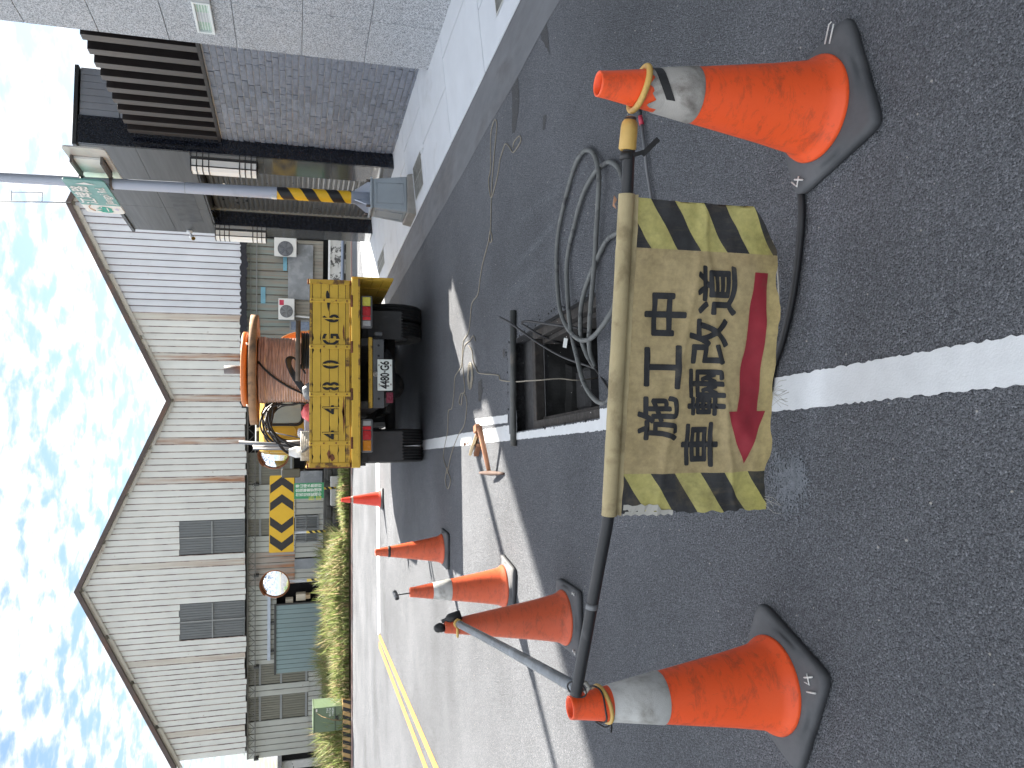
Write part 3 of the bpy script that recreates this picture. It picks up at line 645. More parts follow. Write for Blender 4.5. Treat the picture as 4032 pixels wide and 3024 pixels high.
mat('lamp_white', (.80, .80, .78), .4, var=.03); mat('lamp_black', (.015, .015, .017), .4); mat('cctv_white', (.68, .69, .70), .4); mat('glass_black', (.01, .01, .012), .08)
mat('window_green', (.40, .56, .46), .25, var=.1, vs=6, stretch=(1, 1, 12)); mat('window_film', (.50, .53, .55), .4); mat('upvc_white', (.72, .76, .75), .4)
mat('render_grey', (.30, .31, .32), .8, var=.08)
XG, XB, XF = 4.20, 4.45, 4.24; YG, YP, YE = 7.76, 10.69, 14.42; ZF = 4.19
BG = thing('tall_building', 'pale granite clad building corner with small green window', 'building', (XG, 5, 0))
rows = [.04, .785, 1.41, 2.033, 2.66, 3.285, 3.91, 4.53, 5.16]; cols = [YG, 6.98, 5.7, 4.4, 3.1, 1.8]
for i in range(len(rows) - 1):
    for j in range(len(cols) - 1):
        g = .0025; x = XG if j == 0 else XG - .0; mb = MB(); mb.box((x + random.uniform(0, .0015), cols[j+1] + g, rows[i] + g), (x + .04, cols[j] - g, rows[i+1] - g)); mb.build('granite_panel', 'granite_pale', BG, bevel=.003, seg=1)
mb = MB(); mb.box((XG + .02, 1.8, 0), (XG + .3, YG - .01, 5.16)); mb.build('pier', 'tile_joint', BG)
mb = MB(); mb.box((XG + .02, -9, 5.165), (14, YG - .01, 15)); mb.box((XG + .31, -9, 0), (14, YG - .02, 5.16)); mb.box((6.85, YG, 0), (14, 12.35, 15)); mb.build('unseen_block', 'render_grey', BG)  # unseen storeys and rear wing, shaped to cast the shade across the road
# small window: white frame, pale green louvred glass
w0, w1, z0, z1 = 6.99, 7.50, 2.215, 2.375
mb = MB(); mb.box((XG - .012, w0 + .02, z0 + .015), (XG + .0, w1 - .02, z1 - .015)); win = mb.build('window', 'window_green', BG)
mb = MB()
for lo, hi in (((w0, z0), (w1, z0 + .022)), ((w0, z1 - .022), (w1, z1)), ((w0, z0 + .022), (w0 + .025, z1 - .022)), ((w1 - .025, z0 + .022), (w1, z1 - .022))): mb.box((XG - .035, lo[0], lo[1]), (XG - .001, hi[0], hi[1]))
mb.build('frame', 'upvc_white', win, bevel=.003)
mb = MB(); mb.box((XG - .0135, 7.17, z0 + .02), (XG - .0125, 7.33, z1 - .02)); mb.build('reflecting_sheet', 'window_film', win)
mb = MB(); mb.box((XG - .03, 6.5, z0), (XG - .001, w0 - .004, z1)); mb.build('side_sash', mat('sash_grey', (.40, .42, .43), .4), win)
for k in range(5):
    zz = z0 + .03 + k * .024; mb = MB(); mb.box((XG - .016, w0 + .03, zz), (XG - .0125, w1 - .03, zz + .006)); mb.build('louvre', 'upvc_white', win)
# --- slate brick garden wall with bronze fins
GWALL = thing('brick_wall', 'grey slate brick boundary wall topped with dark bronze fins', 'wall', (XB, 9.2, 0.1))
mb = MB(); mb.box((XB + .012, YG - .01, .05), (XB + .25, YP - .01, 2.44)); mb.build('mortar_core', 'mortar', GWALL)
CH, BL = .0705, .150; bricks = []
nr = int((2.44 - .10) / CH)
for r in range(nr):
    y = YG + .002 - (BL / 2 if r % 2 else 0) + random.uniform(-.03, .03)
    while y < YP - .02:
        L_ = BL * random.choice((.55, .8, 1, 1, 1.25)); a, b = max(y, YG + .002), min(y + L_ - .004, YP - .012)
        if b - a > .03: bricks.append((a, b, .105 + r * CH, .105 + (r + 1) * CH - .009))
        y += L_
bricks.sort(key=lambda t: t[0])
def brick_to(mb, a, b, z0, z1):
    x = XB + random.uniform(-.004, .004); j = lambda: random.uniform(-.003, .003)
    vs = [(x + j(), a, z0), (x + j(), b, z0), (x + j(), b, z1), (x + j(), a, z1), (x - .003 + j(), (a + b) / 2, (z0 + z1) / 2)]
    vs += [(XB + .03, a, z0), (XB + .03, b, z0), (XB + .03, b, z1), (XB + .03, a, z1)]
    mb.add(vs, [(0, 4, 1), (1, 4, 2), (2, 4, 3), (3, 4, 0), (0, 1, 6, 5), (1, 2, 7, 6), (2, 3, 8, 7), (3, 0, 5, 8)])
for t in bricks[:300]:
    mb = MB(); brick_to(mb, *t); mb.build('brick', 'slate_brick', GWALL)
mb = MB()
for t in bricks[300:]: brick_to(mb, *t)
tag(mb.build('far_bricks', 'slate_brick', GWALL), kind='stuff')
mb = MB(); mb.box((XB - .04, YG, 2.44), (XB + .16, YP - .01, 2.475)); mb.build('sill_rail', 'bronze_dark_shade', GWALL)
nf = 10
for k in range(nf):
    y = 7.98 + (YP - .14 - 7.98) * k / (nf - 1)
    mb = MB(); mb.box((XB - .02, y, 2.476), (XB + .09, y + .115, 3.58), 1); mb.m[-1] = 0; f = mb.build('fin', ['bronze', 'bronze_dark_shade'], GWALL, bevel=.003)  # road face painted lighter for the sky it reflects, other faces shade-dark
    mb = MB(); mb.box((XB + .07, y + .1155, 2.476), (XB + .09, y + .28, 3.575)); mb.build('backing', 'bronze_dark_shade', f)
# --- low building with shutter
LB = thing('shop_building', 'low dark stone building with roller shutter and black granite jambs', 'building', (XF, 12.5, 0.1))
def bx(name, lo, hi, m, parent=LB, bevel=.0, seg=1): mb = MB(); mb.box(lo, hi); return mb.build(name, m, parent, bevel=bevel, seg=seg)
YA = 11.28; YC = 13.86; ZL = 2.845; XR = 4.53
# black granite end faces (towards us)
for a, b in ((.05, 1.0), (1.0, 1.95), (1.95, 2.9), (2.9, 3.55), (3.55, ZF)): bx('granite_slab', (XF + .003, YP - .03, a + .003), (4.615, YP, b - .003), 'granite_black')
for k in range(7):
    x0 = 4.62 + k * .093; bx('siding_strip', (x0, YP - .015, 3.70), (x0 + .088, YP + .02, ZF - .02), 'siding_grey', bevel=.004)
for k in range(3):
    x0 = 4.62 + k * .215; bx('siding_panel', (x0, YP - .018, 2.4), (x0 + .21, YP + .02, 3.69), 'siding_grey', bevel=.003)
bx('roof_cap', (XF - .03, YP - .05, ZF), (5.28, YE + .06, ZF + .045), 'roof_cap')
bx('core', (XF + .3, YP + .01, .02), (5.26, YA, ZF - .01), 'wall_tile_dark'); bx('core', (XR + .05, YA, .02), (5.26, YE - .02, ZF - .01), 'wall_tile_dark')
# road-side piers of polished tile
for y0, y1 in ((YP + .003, YA), (YC + .035, YE)):
    n = 4; zs = [.05, .98, 1.9, ZL]
    for a, b in zip(zs, zs[1:]): bx('polished_panel', (XF, y0, a + .002), (XF + .29, y1, b - .002), 'polished_tile')
# upper wall of long stone tiles
zs = [ZL, 3.505, ZF]
for a, b in zip(zs, zs[1:]):
    ys = [YP + .002, 11.9, 13.1, YE]
    for c, d in zip(ys, ys[1:]): bx('wall_tile', (XF, c + .003, a + .003), (XF + .25, d - .003, b - .003), 'wall_tile')
bx('name_panel', (XF - .004, 12.36, 2.99), (XF + .01, 13.78, 3.36), 'wall_tile_dark')
bx('soffit', (XF + .02, YA, ZL - .03), (XR + .05, YC, ZL), 'granite_black')
# far black jamb facing us, near jamb
for a, b in ((.05, .98), (.98, 1.9), (1.9, ZL - .03)): bx('granite_slab', (XF + .001, YC, a + .002), (XR + .06, YC + .034, b - .002), 'granite_black')
bx('guide_rail', (XR - .03, YC - .05, .05), (XR + .03, YC - .002, ZL - .035), 'alu_rail')
bx('guide_rail', (XR - .03, YA, .05), (XR + .03, YA + .05, ZL - .035), 'alu_rail')
# roller shutter: one object with every slat
sh = thing('roller_shutter', 'closed grey roller shutter door between polished dark piers', 'shutter', (XR, 12.9, .05))
ns = 34
for k in range(ns):
    z0, z1 = .06 + (ZL - .10) * k / ns, .06 + (ZL - .10) * (k + 1) / ns
    mb = MB(); y0, y1 = YA + .04, YC - .04
    pr = [(0, 0), (-.010, .25), (-.014, .5), (-.010, .75), (0, .93), (.006, 1)]
    vs = []
    for d, t in pr: vs += [(XR + d, y0, z0 + (z1 - z0) * t), (XR + d, y1, z0 + (z1 - z0) * t)]
    mb.add(vs, [(2*i, 2*i+2, 2*i+3, 2*i+1) for i in range(len(pr) - 1)]); mb.build('slat', 'shutter_grey', sh)
for k, (yy, zz) in enumerate([(12.55, 2.55), (12.8, 2.62), (13.05, 2.55), (13.3, 2.62), (12.68, 2.40), (12.93, 2.40), (13.18, 2.40), (13.43, 2.40), (13.3, 2.25), (13.05, 2.25), (12.8, 2.25)]):
    mb = MB(); mb.box((XR - .017, yy, zz), (XR - .012, yy + .05, zz + .035)); mb.build('slot', 'lamp_white' if k in (0, 4) else 'glass_black', sh)
# wall lamps: three-sided white diffusers in black bands
def wall_lamp(lab, y0, y1, z0, z1, dep=.16):
    t = thing('wall_lamp', lab, 'wall lamp', (XF, (y0 + y1) / 2, z0), group='long white wall lamps')
    c = .05; poly = [(XF - .002, y0), (XF - dep + c, y0), (XF - dep, y0 + c), (XF - dep, y1 - c), (XF - dep + c, y1), (XF - .002, y1)]
    mb = MB(); mb.prism(poly, lambda x, y: (x, y, z0), lambda x, y: (x, y, z1)); mb.build('diffuser', 'lamp_white', t)
    h = z1 - z0
    for fz in (0, .085, .175, .26, .72, .81, .90, .985):
        p2 = [(x + (-.006 if i not in (0, 5) else 0), y + (-.006 if i < 2 else .006 if i > 3 else 0)) for i, (x, y) in enumerate(poly)]
        mb = MB(); mb.prism(p2, lambda x, y: (x, y, z0 + h * fz), lambda x, y: (x, y, z0 + h * fz + .014)); mb.build('band', 'lamp_black', t)
    for yy in (y0 - .004, y1 - .008):
        mb = MB(); mb.box((XF - dep + c - .01, yy, z0), (XF - dep + c + .004, yy + .012, z1)); mb.build('upright', 'lamp_black', t)
    mb = MB(); mb.box((XF - .02, y0 - .01, z0), (XF - .001, y1 + .01, z1)); mb.build('backplate', 'lamp_black', t)
wall_lamp('white lamp in black bands on dark wall right of the street sign pole', 10.86, 11.10, 1.985, 2.85)
wall_lamp('white lamp in black bands on dark wall left of the street sign pole', 14.12, 14.36, 1.975, 2.84)
cc = thing('security_camera', 'small white bullet camera on the dark wall above the far lamp', 'camera', (XF, 14.3, 3.25))
mb = MB(); mb.tube([(XF, 14.3, 3.28), (XF - .05, 14.3, 3.28)], .05, 12); mb.build('mount', 'cctv_white', cc)
mb = MB(); mb.tube([(XF - .05, 14.3, 3.27), (XF - .13, 14.24, 3.22)], .018, 8); mb.build('arm', 'cctv_white', cc)
mb = MB(); mb.tube([(XF - .10, 14.32, 3.25), (XF - .20, 14.10, 3.19)], [.035, .037], 12); bd = mb.build('housing', 'cctv_white', cc)
mb = MB(); mb.tube([(XF - .199, 14.102, 3.191), (XF - .205, 14.09, 3.187)], .031, 12); mb.build('lens', 'glass_black', bd)
# ================================================================ LAMP POLE WITH STREET SIGN
mat('pole_grey', (.40, .44, .52), .45, metal=.2, var=.05, vs=3, dirt=(.30, .33, .38), ds=2, dthr=.6); mat('box_grey', (.30, .34, .37), .55, var=.07, vs=4, dirt=(.24, .26, .27), ds=3, dthr=.55, rvar=.05)
mat('foot_concrete', (.26, .25, .23), .9, var=.15, vs=12, bump=.3, bs=60); mat('hazard_yellow', (.72, .42, .015), .45, var=.05); mat('hazard_black', (.012, .012, .014), .4)
mat('sign_teal', (.135, .31, .29), .4, var=.03); mat('sign_white', (.70, .71, .68), .4, var=.03); mat('alu_back', (.52, .49, .45), .4, metal=.3, var=.08, vs=3, dirt=(.62, .6, .55), ds=3, dthr=.5)
mat('clamp_dark', (.10, .085, .075), .5); mat('logo_green', (.03, .33, .25), .5); mat('logo_tan', (.62, .42, .30), .6); mat('logo_lilac', (.55, .53, .68), .6); mat('sticker_white', (.66, .68, .66), .5)
PX, PY = 3.375, 9.52
LP = thing('street_light_pole', 'grey street light pole with yellow and black band and street name sign', 'pole', (PX, PY, sz(PX)))
def prad(z): return .082 - .0062 * z
def pxy(z): return (PX - .014 * z, PY)
zs = [.55 + k * .5 for k in range(22)]
mb = MB(); mb.tube([(*pxy(z), z) for z in zs], [prad(z) for z in zs], 20); shaft = mb.build('shaft', 'pole_grey', LP)
# helical hazard band: two meshes wrapped round the shaft
def wrap(z0, z1, turns, duty, ph, name, m, extra=.002):
    mb = MB(); n = 40; k = 60; nt_ = 3
    for s_ in range(nt_):
        vs = []
        for i in range(k + 1):
            for e in (0, 1):
                pass
    return mb
mb = MB(); nA, nZ = 48, 96; z0, z1 = .80, 1.685
def P(a, z, e): c = pxy(z); r = prad(z) + e; return (c[0] + r * math.cos(a), c[1] + r * math.sin(a), z)
mb.add([P(2*math.pi*j/nA, z0 + (z1-z0)*i, .0015) for i in (0, 1) for j in range(nA)], [(j, (j+1) % nA, nA + (j+1) % nA, nA + j) for j in range(nA)], smooth=True)
band = mb.build('hazard_sleeve', 'hazard_yellow', LP)
pit_, per = .30, .30
for s_ in range(-1, 3):
    mb = MB(); vs = []; idx = []; st = 60
    for i in range(st + 1):
        a = 2 * math.pi * i / st
        lo = z0 + .02 + s_ * per + per * i / st; hi = lo + per * .5
        lo, hi = min(max(lo, z0), z1), min(max(hi, z0), z1); vs += [P(a + 2.4, lo, .003), P(a + 2.4, hi, .003)]
    mb.add(vs, [(2*i, 2*i+2, 2*i+3, 2*i+1) for i in range(st)], smooth=True); mb.build('stripe', 'hazard_black', band)
mb = MB(); c = pxy(1.72); mb.box((c[0] - prad(1.7) - .006, c[1] - .05, 1.69), (c[0] - prad(1.7) + .02, c[1] + .01, 1.75)); mb.build('number_plate', 'sticker_white', LP)
# base box
bz = sz(PX); mb = MB(); mb.add([(PX + sx * w, PY + sy * w, z) for z, w in ((bz - .05, .27), (bz + .085, .25)) for sx, sy in ((-1,-1),(1,-1),(1,1),(-1,1))], [(3,2,1,0),(4,5,6,7),(0,1,5,4),(1,2,6,5),(2,3,7,6),(3,0,4,7)]); mb.build('foot', 'foot_concrete', LP, bevel=.012)
mb = MB(); mb.add([(PX + sx * w, PY + sy * w, z) for z, w in ((bz + .085, .228), (.55, .185)) for sx, sy in ((-1,-1),(1,-1),(1,1),(-1,1))], [(3,2,1,0),(4,5,6,7),(0,1,5,4),(1,2,6,5),(2,3,7,6),(3,0,4,7)]); bxo = mb.build('base_box', 'box_grey', LP, bevel=.015)
for sy, sx in ((-1, 0), (0, -1)):
    mb = MB(); f = lambda u, z: (PX + u if sy else PX - (.228 - .043 * (z - .11) / .44) - .003, PY - (.228 - .043 * (z - .11) / .44) - .003 if sy else PY + u, z)
    for (u0, za), (u1, zb_) in (((-.13, .17), (.13, .17)), ((-.13, .50), (.13, .50)), ((-.13, .17), (-.13, .50)), ((.13, .17), (.13, .50))): mb.tube([f(u0, za), f(u1, zb_)], .004, 5)
    mb.build('door_outline', 'box_grey', bxo)
mb = MB(); mb.box((PX - .20, PY - .20, .55), (PX + .20, PY + .20, .575)); mb.build('flange', 'box_grey', LP, bevel=.004)
for k in range(4):
    a = k * math.pi / 2 + math.pi / 4; d = Vector((math.cos(a), math.sin(a), 0)); n_ = Vector((-d.y, d.x, 0)) * .006; o = Vector((PX, PY, 0))
    tri = [(.06, .575), (.21, .575), (.21, .60), (.085, .76), (.06, .76)]
    mb = MB(); mb.prism(tri, lambda r, z: o + d * r + n_ + Vector((0, 0, z)), lambda r, z: o + d * r - n_ + Vector((0, 0, z))); mb.build('gusset', 'pole_grey', LP)
    for sgn in (-1, 1):
        p = o + Vector((.16 * (1 if k in (0, 3) else -1), .16 * (1 if k < 2 else -1), .575))
    mb = MB(); mb.tube([p, p + Vector((0, 0, .05))], .016, 6); mb.build('bolt', 'clamp_dark', LP)
mb = MB(); c = pxy(1.9); mb.lathe([(prad(2.72) + .001, 2.72), (prad(2.72) + .004, 2.725), (prad(2.73) + .001, 2.73)], 20, c=(*pxy(2.72), 0)); mb.build('seam', 'box_grey', LP)
# street name sign (own thing, clamped to the pole)
SX_ = 3.245; y0, y1, z0, z1 = 9.24, 10.40, 3.535, 3.965; ysp = 10.10
SG = thing('street_sign', 'teal and white street name sign reading Jiangpi Rd. clamped to pole', 'sign', (SX_, y0, z0))
def rrect(x0, x1, y0_, y1_, r, n=5, cs=(1, 1, 1, 1)):
    out = []
    for k, (cx, cy, a) in enumerate(((x1 - r, y1_ - r, 0), (x0 + r, y1_ - r, 90), (x0 + r, y0_ + r, 180), (x1 - r, y0_ + r, 270))):
        if cs[k]:
            for i in range(n + 1): t = math.radians(a + 90 * i / n); out.append((cx + r * math.cos(t), cy + r * math.sin(t)))
        else: out.append(((x1, y1_), (x0, y1_), (x0, y0_), (x1, y0_))[k])
    return out
mb = MB(); mb.prism(rrect(y0, ysp, z0, z1, .05, cs=(0, 1, 1, 0)), lambda y, z: (SX_ - .0, y, z), lambda y, z: (SX_ + .02, y, z)); mb.build('teal_field', 'sign_teal', SG)
mb = MB(); mb.prism(rrect(ysp, y1, z0, z1, .05, cs=(1, 0, 0, 1)), lambda y, z: (SX_ - .0, y, z), lambda y, z: (SX_ + .02, y, z)); mb.build('white_field', 'sign_white', SG)
o = (SX_, (y0 + .07 + ysp) / 2, 3.82)
put_text('江埤路', 'lettering', 'sign_white', SG, (SX_, 9.735, 3.835), (0, -1, 0), (0, 0, 1), .20, .004, .004, 1.06, 1.0)
put_text('Jiangpi Rd.', 'lettering', 'sign_white', SG, (SX_, 9.735, 3.625), (0, -1, 0), (0, 0, 1), .135, .0025, .004, 1.05, 1.0)
mb = MB(); mb.add([(SX_ - .004, 9.30, 3.75), (SX_ - .004, 9.37, 3.86), (SX_ - .004, 9.37, 3.64)], [(0, 1, 2)]); mb.build('arrow', 'sign_white', SG)
pts = [(0, .0), (.06, .10), (.10, .04), (.13, .06), (.15, -.02), (.13, -.07), (.08, -.09), (.02, -.08), (-.05, -.09), (-.10, -.05), (-.12, .0), (-.09, .05), (-.06, .04), (-.03, .09)]
mb = MB(); mb.add([(SX_ - .004, 10.24 + a * .85, 3.74 + b * 1.0) for a, b in pts], [tuple(range(len(pts)))]); mb.build('logo', 'logo_green', SG)
mb = MB(); mb.add([(SX_ - .0045, 10.22 + a, 3.70 + b) for a, b in ((-.06, -.005), (.09, .0), (.09, .012), (-.06, .008))], [(0, 1, 2, 3)])
mb.add([(SX_ - .0045, 10.20 + a, 3.75 + b) for a, b in ((-.05, .0), (.0, .02), (.0, .032), (-.05, .012))], [(0, 1, 2, 3)]); mb.build('logo', 'sign_white', SG)
mb = MB(); mb.tube([(SX_ - .003, 10.20 + .13 * math.cos(t), 3.80 + .10 * math.sin(t)) for t in np.linspace(.6, 2.4, 12)], .008, 4); mb.build('logo', 'logo_tan', SG)
mb = MB(); mb.add([(SX_ - .004, 10.22 + a, 3.59 + b) for a, b in ((-.05, .0), (0, -.02), (.05, .0), (.02, .02), (0, .04), (-.02, .015))], [tuple(range(6))]); mb.build('logo', 'logo_lilac', SG)
SB = thing('sign_back', 'bare grey aluminium back of a second sign fixed behind the pole', 'sign', (3.44, 9.2, 3.45))
mb = MB(); mb.prism(rrect(8.80, 9.95, 3.44, 3.86, .05), lambda y, z: (3.445, y, z), lambda y, z: (3.462, y, z)); mb.build('panel', 'alu_back', SB)
mb = MB(); mb.box((3.415, 9.05, 3.50), (3.444, 9.45, 3.80)); mb.build('stiffener', 'sign_white', SB, bevel=.004)
for zz in (3.50, 3.80):
    mb = MB(); mb.lathe([(.068, 0), (.075, 0), (.075, .028), (.068, .028)], 18, c=(*pxy(zz), zz)); mb.box((3.36, 9.02, zz), (3.443, 9.48, zz + .028)); mb.build('clamp', 'clamp_dark', SB)

# ================================================================ BEYOND THE ROAD
def hazard_post(root, x, y, z0, z1, zb0, zb1, r=.035, n=None, name='post'):
    mb = MB(); mb.tube([(x, y, z0), (x, y, z1)], r, 12); p = mb.build(name, 'post_grey', root)
    mb = MB(); mb.tube([(x, y, zb0), (x, y, zb1)], r + .002, 12); mb.build('post_sleeve', 'sign_yellow_dull', p)
    k = int((zb1 - zb0) / .16)
    for i in range(k):
        mb = MB(); vs = []; st = 12
        for j in range(st + 1):
            a = -math.pi * .5 - math.pi * .5 + math.pi * j / st; t = j / st; zz = zb0 + .01 + i * .16 + .09 * t
            vs += [(x + (r + .004) * math.cos(a), y + (r + .004) * math.sin(a), zz), (x + (r + .004) * math.cos(a), y + (r + .004) * math.sin(a), min(zz + .085, zb1))]
        mb.add(vs, [(2*j, 2*j+2, 2*j+3, 2*j+1) for j in range(st)]); mb.build('post_stripe', 'hazard_black', p)
mat('post_grey', (.42, .44, .46), .45, metal=.3, var=.1); mat('sign_yellow', (.66, .40, .02), .45, var=.04); mat('sign_yellow_dull', (.58, .43, .07), .5, var=.1); mat('sign_black', (.018, .016, .018), .5)
mat('sign_green', (.04, .27, .12), .45, var=.03); mat('text_white', (.72, .75, .72), .5); mat('text_yellow', (.62, .60, .08), .5)
mat('concrete_pale', (.47, .47, .46), .9, var=.1, vs=3, dirt=(.16, .16, .15), ds=4, dthr=.6, bump=.3, bs=30)
YS = 24.2
tl, br = AY(1062, 1873, YS), AY(1157, 2172, YS); xl, xr, zb, zt = br.x, tl.x, br.z, tl.z
CS = thing('chevron_sign', 'long yellow sign with black chevrons pointing both ways beyond the road', 'sign', ((xl + xr) / 2, YS, 0.05))
mb = MB(); mb.prism(rrect(xl, xr, zb, zt, .04), lambda x, z: (x, YS + .015, z), lambda x, z: (x, YS - .01, z)); mb.build('panel', 'sign_yellow', CS)
cx = (xl + xr) / 2; zm = (zb + zt) / 2; hh = (zt - zb) / 2 - .02; w = (xr - xl)
for off, dr in ((.035, 1), (.265, 1)):
    for sgn in (-1, 1):
        tipx = [.012, .24][0 if off < .1 else 1]
    # chevrons: the outer and the inner one on each side
for sgn in (-1, 1):
    for tip in (w * .485, w * .255):
        t_ = .11 * w; poly = [(cx + sgn * tip, zm), (cx + sgn * (tip - t_), zm + hh), (cx + sgn * (tip - t_ - t_), zm + hh), (cx + sgn * (tip - t_), zm), (cx + sgn * (tip - t_ - t_), zm - hh), (cx + sgn * (tip - t_), zm - hh)]
        mb = MB(); mb.add([(x, YS - .014, z) for x, z in poly], [(0, 1, 2, 3), (0, 3, 4, 5)] if sgn < 0 else [(3, 2, 1, 0), (5, 4, 3, 0)]); mb.build('chevron', 'sign_black', CS)
hazard_post(CS, AY(1200, 2096, YS).x, YS + .06, .02, zb + .1, .25, 1.12); hazard_post(CS, AY(1300, 1922, YS).x, YS + .06, .02, zb + .1, .25, .62)
tl, br = AY(1158, 1903, YS - .05), AY(1275, 1961, YS - .05); xl, xr = br.x, tl.x
GS = thing('notice_sign', 'green notice board with white characters under the chevron sign', 'sign', ((xl + xr) / 2, YS - .05, .7))
zt, zb = tl.z, br.z; mb = MB(); mb.box((xl, YS - .05, zb), (xr, YS - .03, zt)); mb.build('panel', 'sign_green', GS)
for i, txt in enumerate(('青山綠水無限好', '您我尊重愛環保', '勿丟垃圾監視中')):
    put_text('\n'.join(txt), 'lettering', 'text_white', GS, (xr - .085 - i * .13, YS - .05, (zt + zb) / 2), (1, 0, 0), (0, 0, 1), .112, .002, .003, line=.97)
for i, txt in enumerate(('江埤村\u3000辦公處', '環保局\u3000清潔隊')):
    put_text('\n'.join(txt), 'lettering', 'text_yellow', GS, (xr - .43 - i * .063, YS - .05, (zt + zb) / 2 - .18), (1, 0, 0), (0, 0, 1), .056, .001, .003, line=.95)
a, b = AY(1303, 1876, YS + .35), AY(1360, 1990, YS + .35)
CB = MB(); CB.box((b.x, YS + .35, .0), (a.x, YS + .8, a.z)); tag(CB.build('concrete_block', 'concrete_pale', bevel=.02), 'pale weathered concrete block behind the notice board post', 'block')
# convex mirrors on striped posts
mat('mirror_face', (.85, .87, .88), .02, metal=1.0, var=.0, rvar=.01); mat('mirror_rim', (.30, .12, .055), .5, var=.1)
def convex_mirror(lab, px, py, Y, r, yaw, post=True, pz=None):
    c = AY(px, py, Y); t = thing('convex_mirror', lab, 'mirror', (c.x, Y, .05), group='roadside convex mirrors')
    M = Matrix.Translation((c.x, Y - .12, c.z)) @ Matrix.Rotation(yaw, 4, 'Z') @ Matrix.Rotation(math.radians(82), 4, 'X')
    R_ = r * 2.6; prof = []
    for i in range(9): a = math.asin(r / R_) * i / 8; prof.append((R_ * math.sin(a), R_ * math.cos(a) - R_ + .06))
    mb = MB(); mb.lathe(list(reversed(prof)), 40, M=M); mb.build('mirror', 'mirror_face', t)
    mb = MB(); mb.lathe([(r * .4, -.09), (r * .98, -.03), (r * 1.05, -.02), (r * 1.06, .0), (r * .99, .012)], 40, M=M); mb.build('rim', 'mirror_rim', t)
    mb = MB(); mb.lathe([(r * 1.05, -.02), (r * 1.07, .10)], 20, M=M, a0=math.radians(40), a1=math.radians(140)); mb.build('visor', 'mirror_rim', t)
    hazard_post(t, c.x + .02, Y + .1, .0, c.z + .1, .5, 1.1, r=.04)
    return t
convex_mirror('round convex mirror with brown rim on striped post above the grass', 1083, 2297, 24.0, .40, math.radians(-14))
convex_mirror('round convex mirror partly hidden behind the truck side mirror', 1078, 1792, 24.6, .43, math.radians(-20))
# cabinet on striped plinth
mat('cabinet_green', (.105, .15, .09), .45, var=.06, vs=2, rvar=.05); mat('plinth_tan', (.44, .29, .12), .7, var=.1, dirt=(.2, .15, .1), ds=5, dthr=.6)
px0, px1 = -7.50, -5.95; py0, py1 = 21.02, 22.1
PL = thing('cabinet_plinth', 'concrete plinth with tan and black diagonal stripes at the verge', 'plinth', ((px0 + px1) / 2, py0, 0))
mb = MB(); mb.box((px0, py0, -.02), (px1, py1, .235)); mb.build('block', 'plinth_tan', PL, bevel=.01)
k = 0; x = px0 - .05
while x < px1 - .02:
    a, b = x, x + .10; sh_ = .09; poly = [(max(a, px0 + .002), 0.0), (max(b, px0 + .002), 0.0), (min(max(b + sh_, px0 + .004), px1), .235), (min(max(a + sh_, px0 + .002), px1), .235)]
    mb = MB(); mb.add([(u, py0 - .004, z) for u, z in poly], [(0, 1, 2, 3)]); mb.build('stripe', 'hazard_black', PL); x += .205
CBN = thing('utility_cabinet', 'olive green electrical cabinet standing on the striped plinth', 'cabinet', (-6.4, 21.1, .235))
cx0, cx1, cz0, cz1 = -6.74, -6.13, .236, .955
mb = MB(); mb.box((cx0, 21.12, cz0), (cx1, 21.95, cz1)); mb.build('case', 'cabinet_green', CBN, bevel=.012)
mb = MB(); mb.box((cx0 - .01, 21.10, cz1), (cx1 + .01, 21.97, cz1 + .02)); mb.build('lid', 'cabinet_green', CBN, bevel=.006)
mb = MB(); mb.box((cx0 + .01, 21.112, .415), (cx1 - .01, 21.119, .428)); mb.build('door_gap', 'hazard_black', CBN)
mb = MB(); mb.box((cx0 + .26, 21.105, .34), (cx0 + .37, 21.119, .41)); mb.build('latch', 'hazard_black', CBN)
for i, t in enumerate(('25H', '047158', '109824')): put_text(t, 'lettering', 'text_white', CBN, (cx1 - .03, 21.119, .62 - i * .07), (1, 0, 0), (0, 0, 1), .07, .0, .003, 1.25, .8, align='RIGHT')
mb = MB(); mb.box((cx1 - .09, 21.116, .87), (cx1 - .03, 21.119, .91)); mb.build('plate', 'alu_back', CBN)
# white pipe rail in the grass
mb = MB(); mb.tube([(-16, 23.1, .30), (-3.2, 23.0, .32)], .028, 8)
tag(mb.build('pipe_rail', 'upvc_white'), 'long white pipe rail running through the tall grass', 'rail')
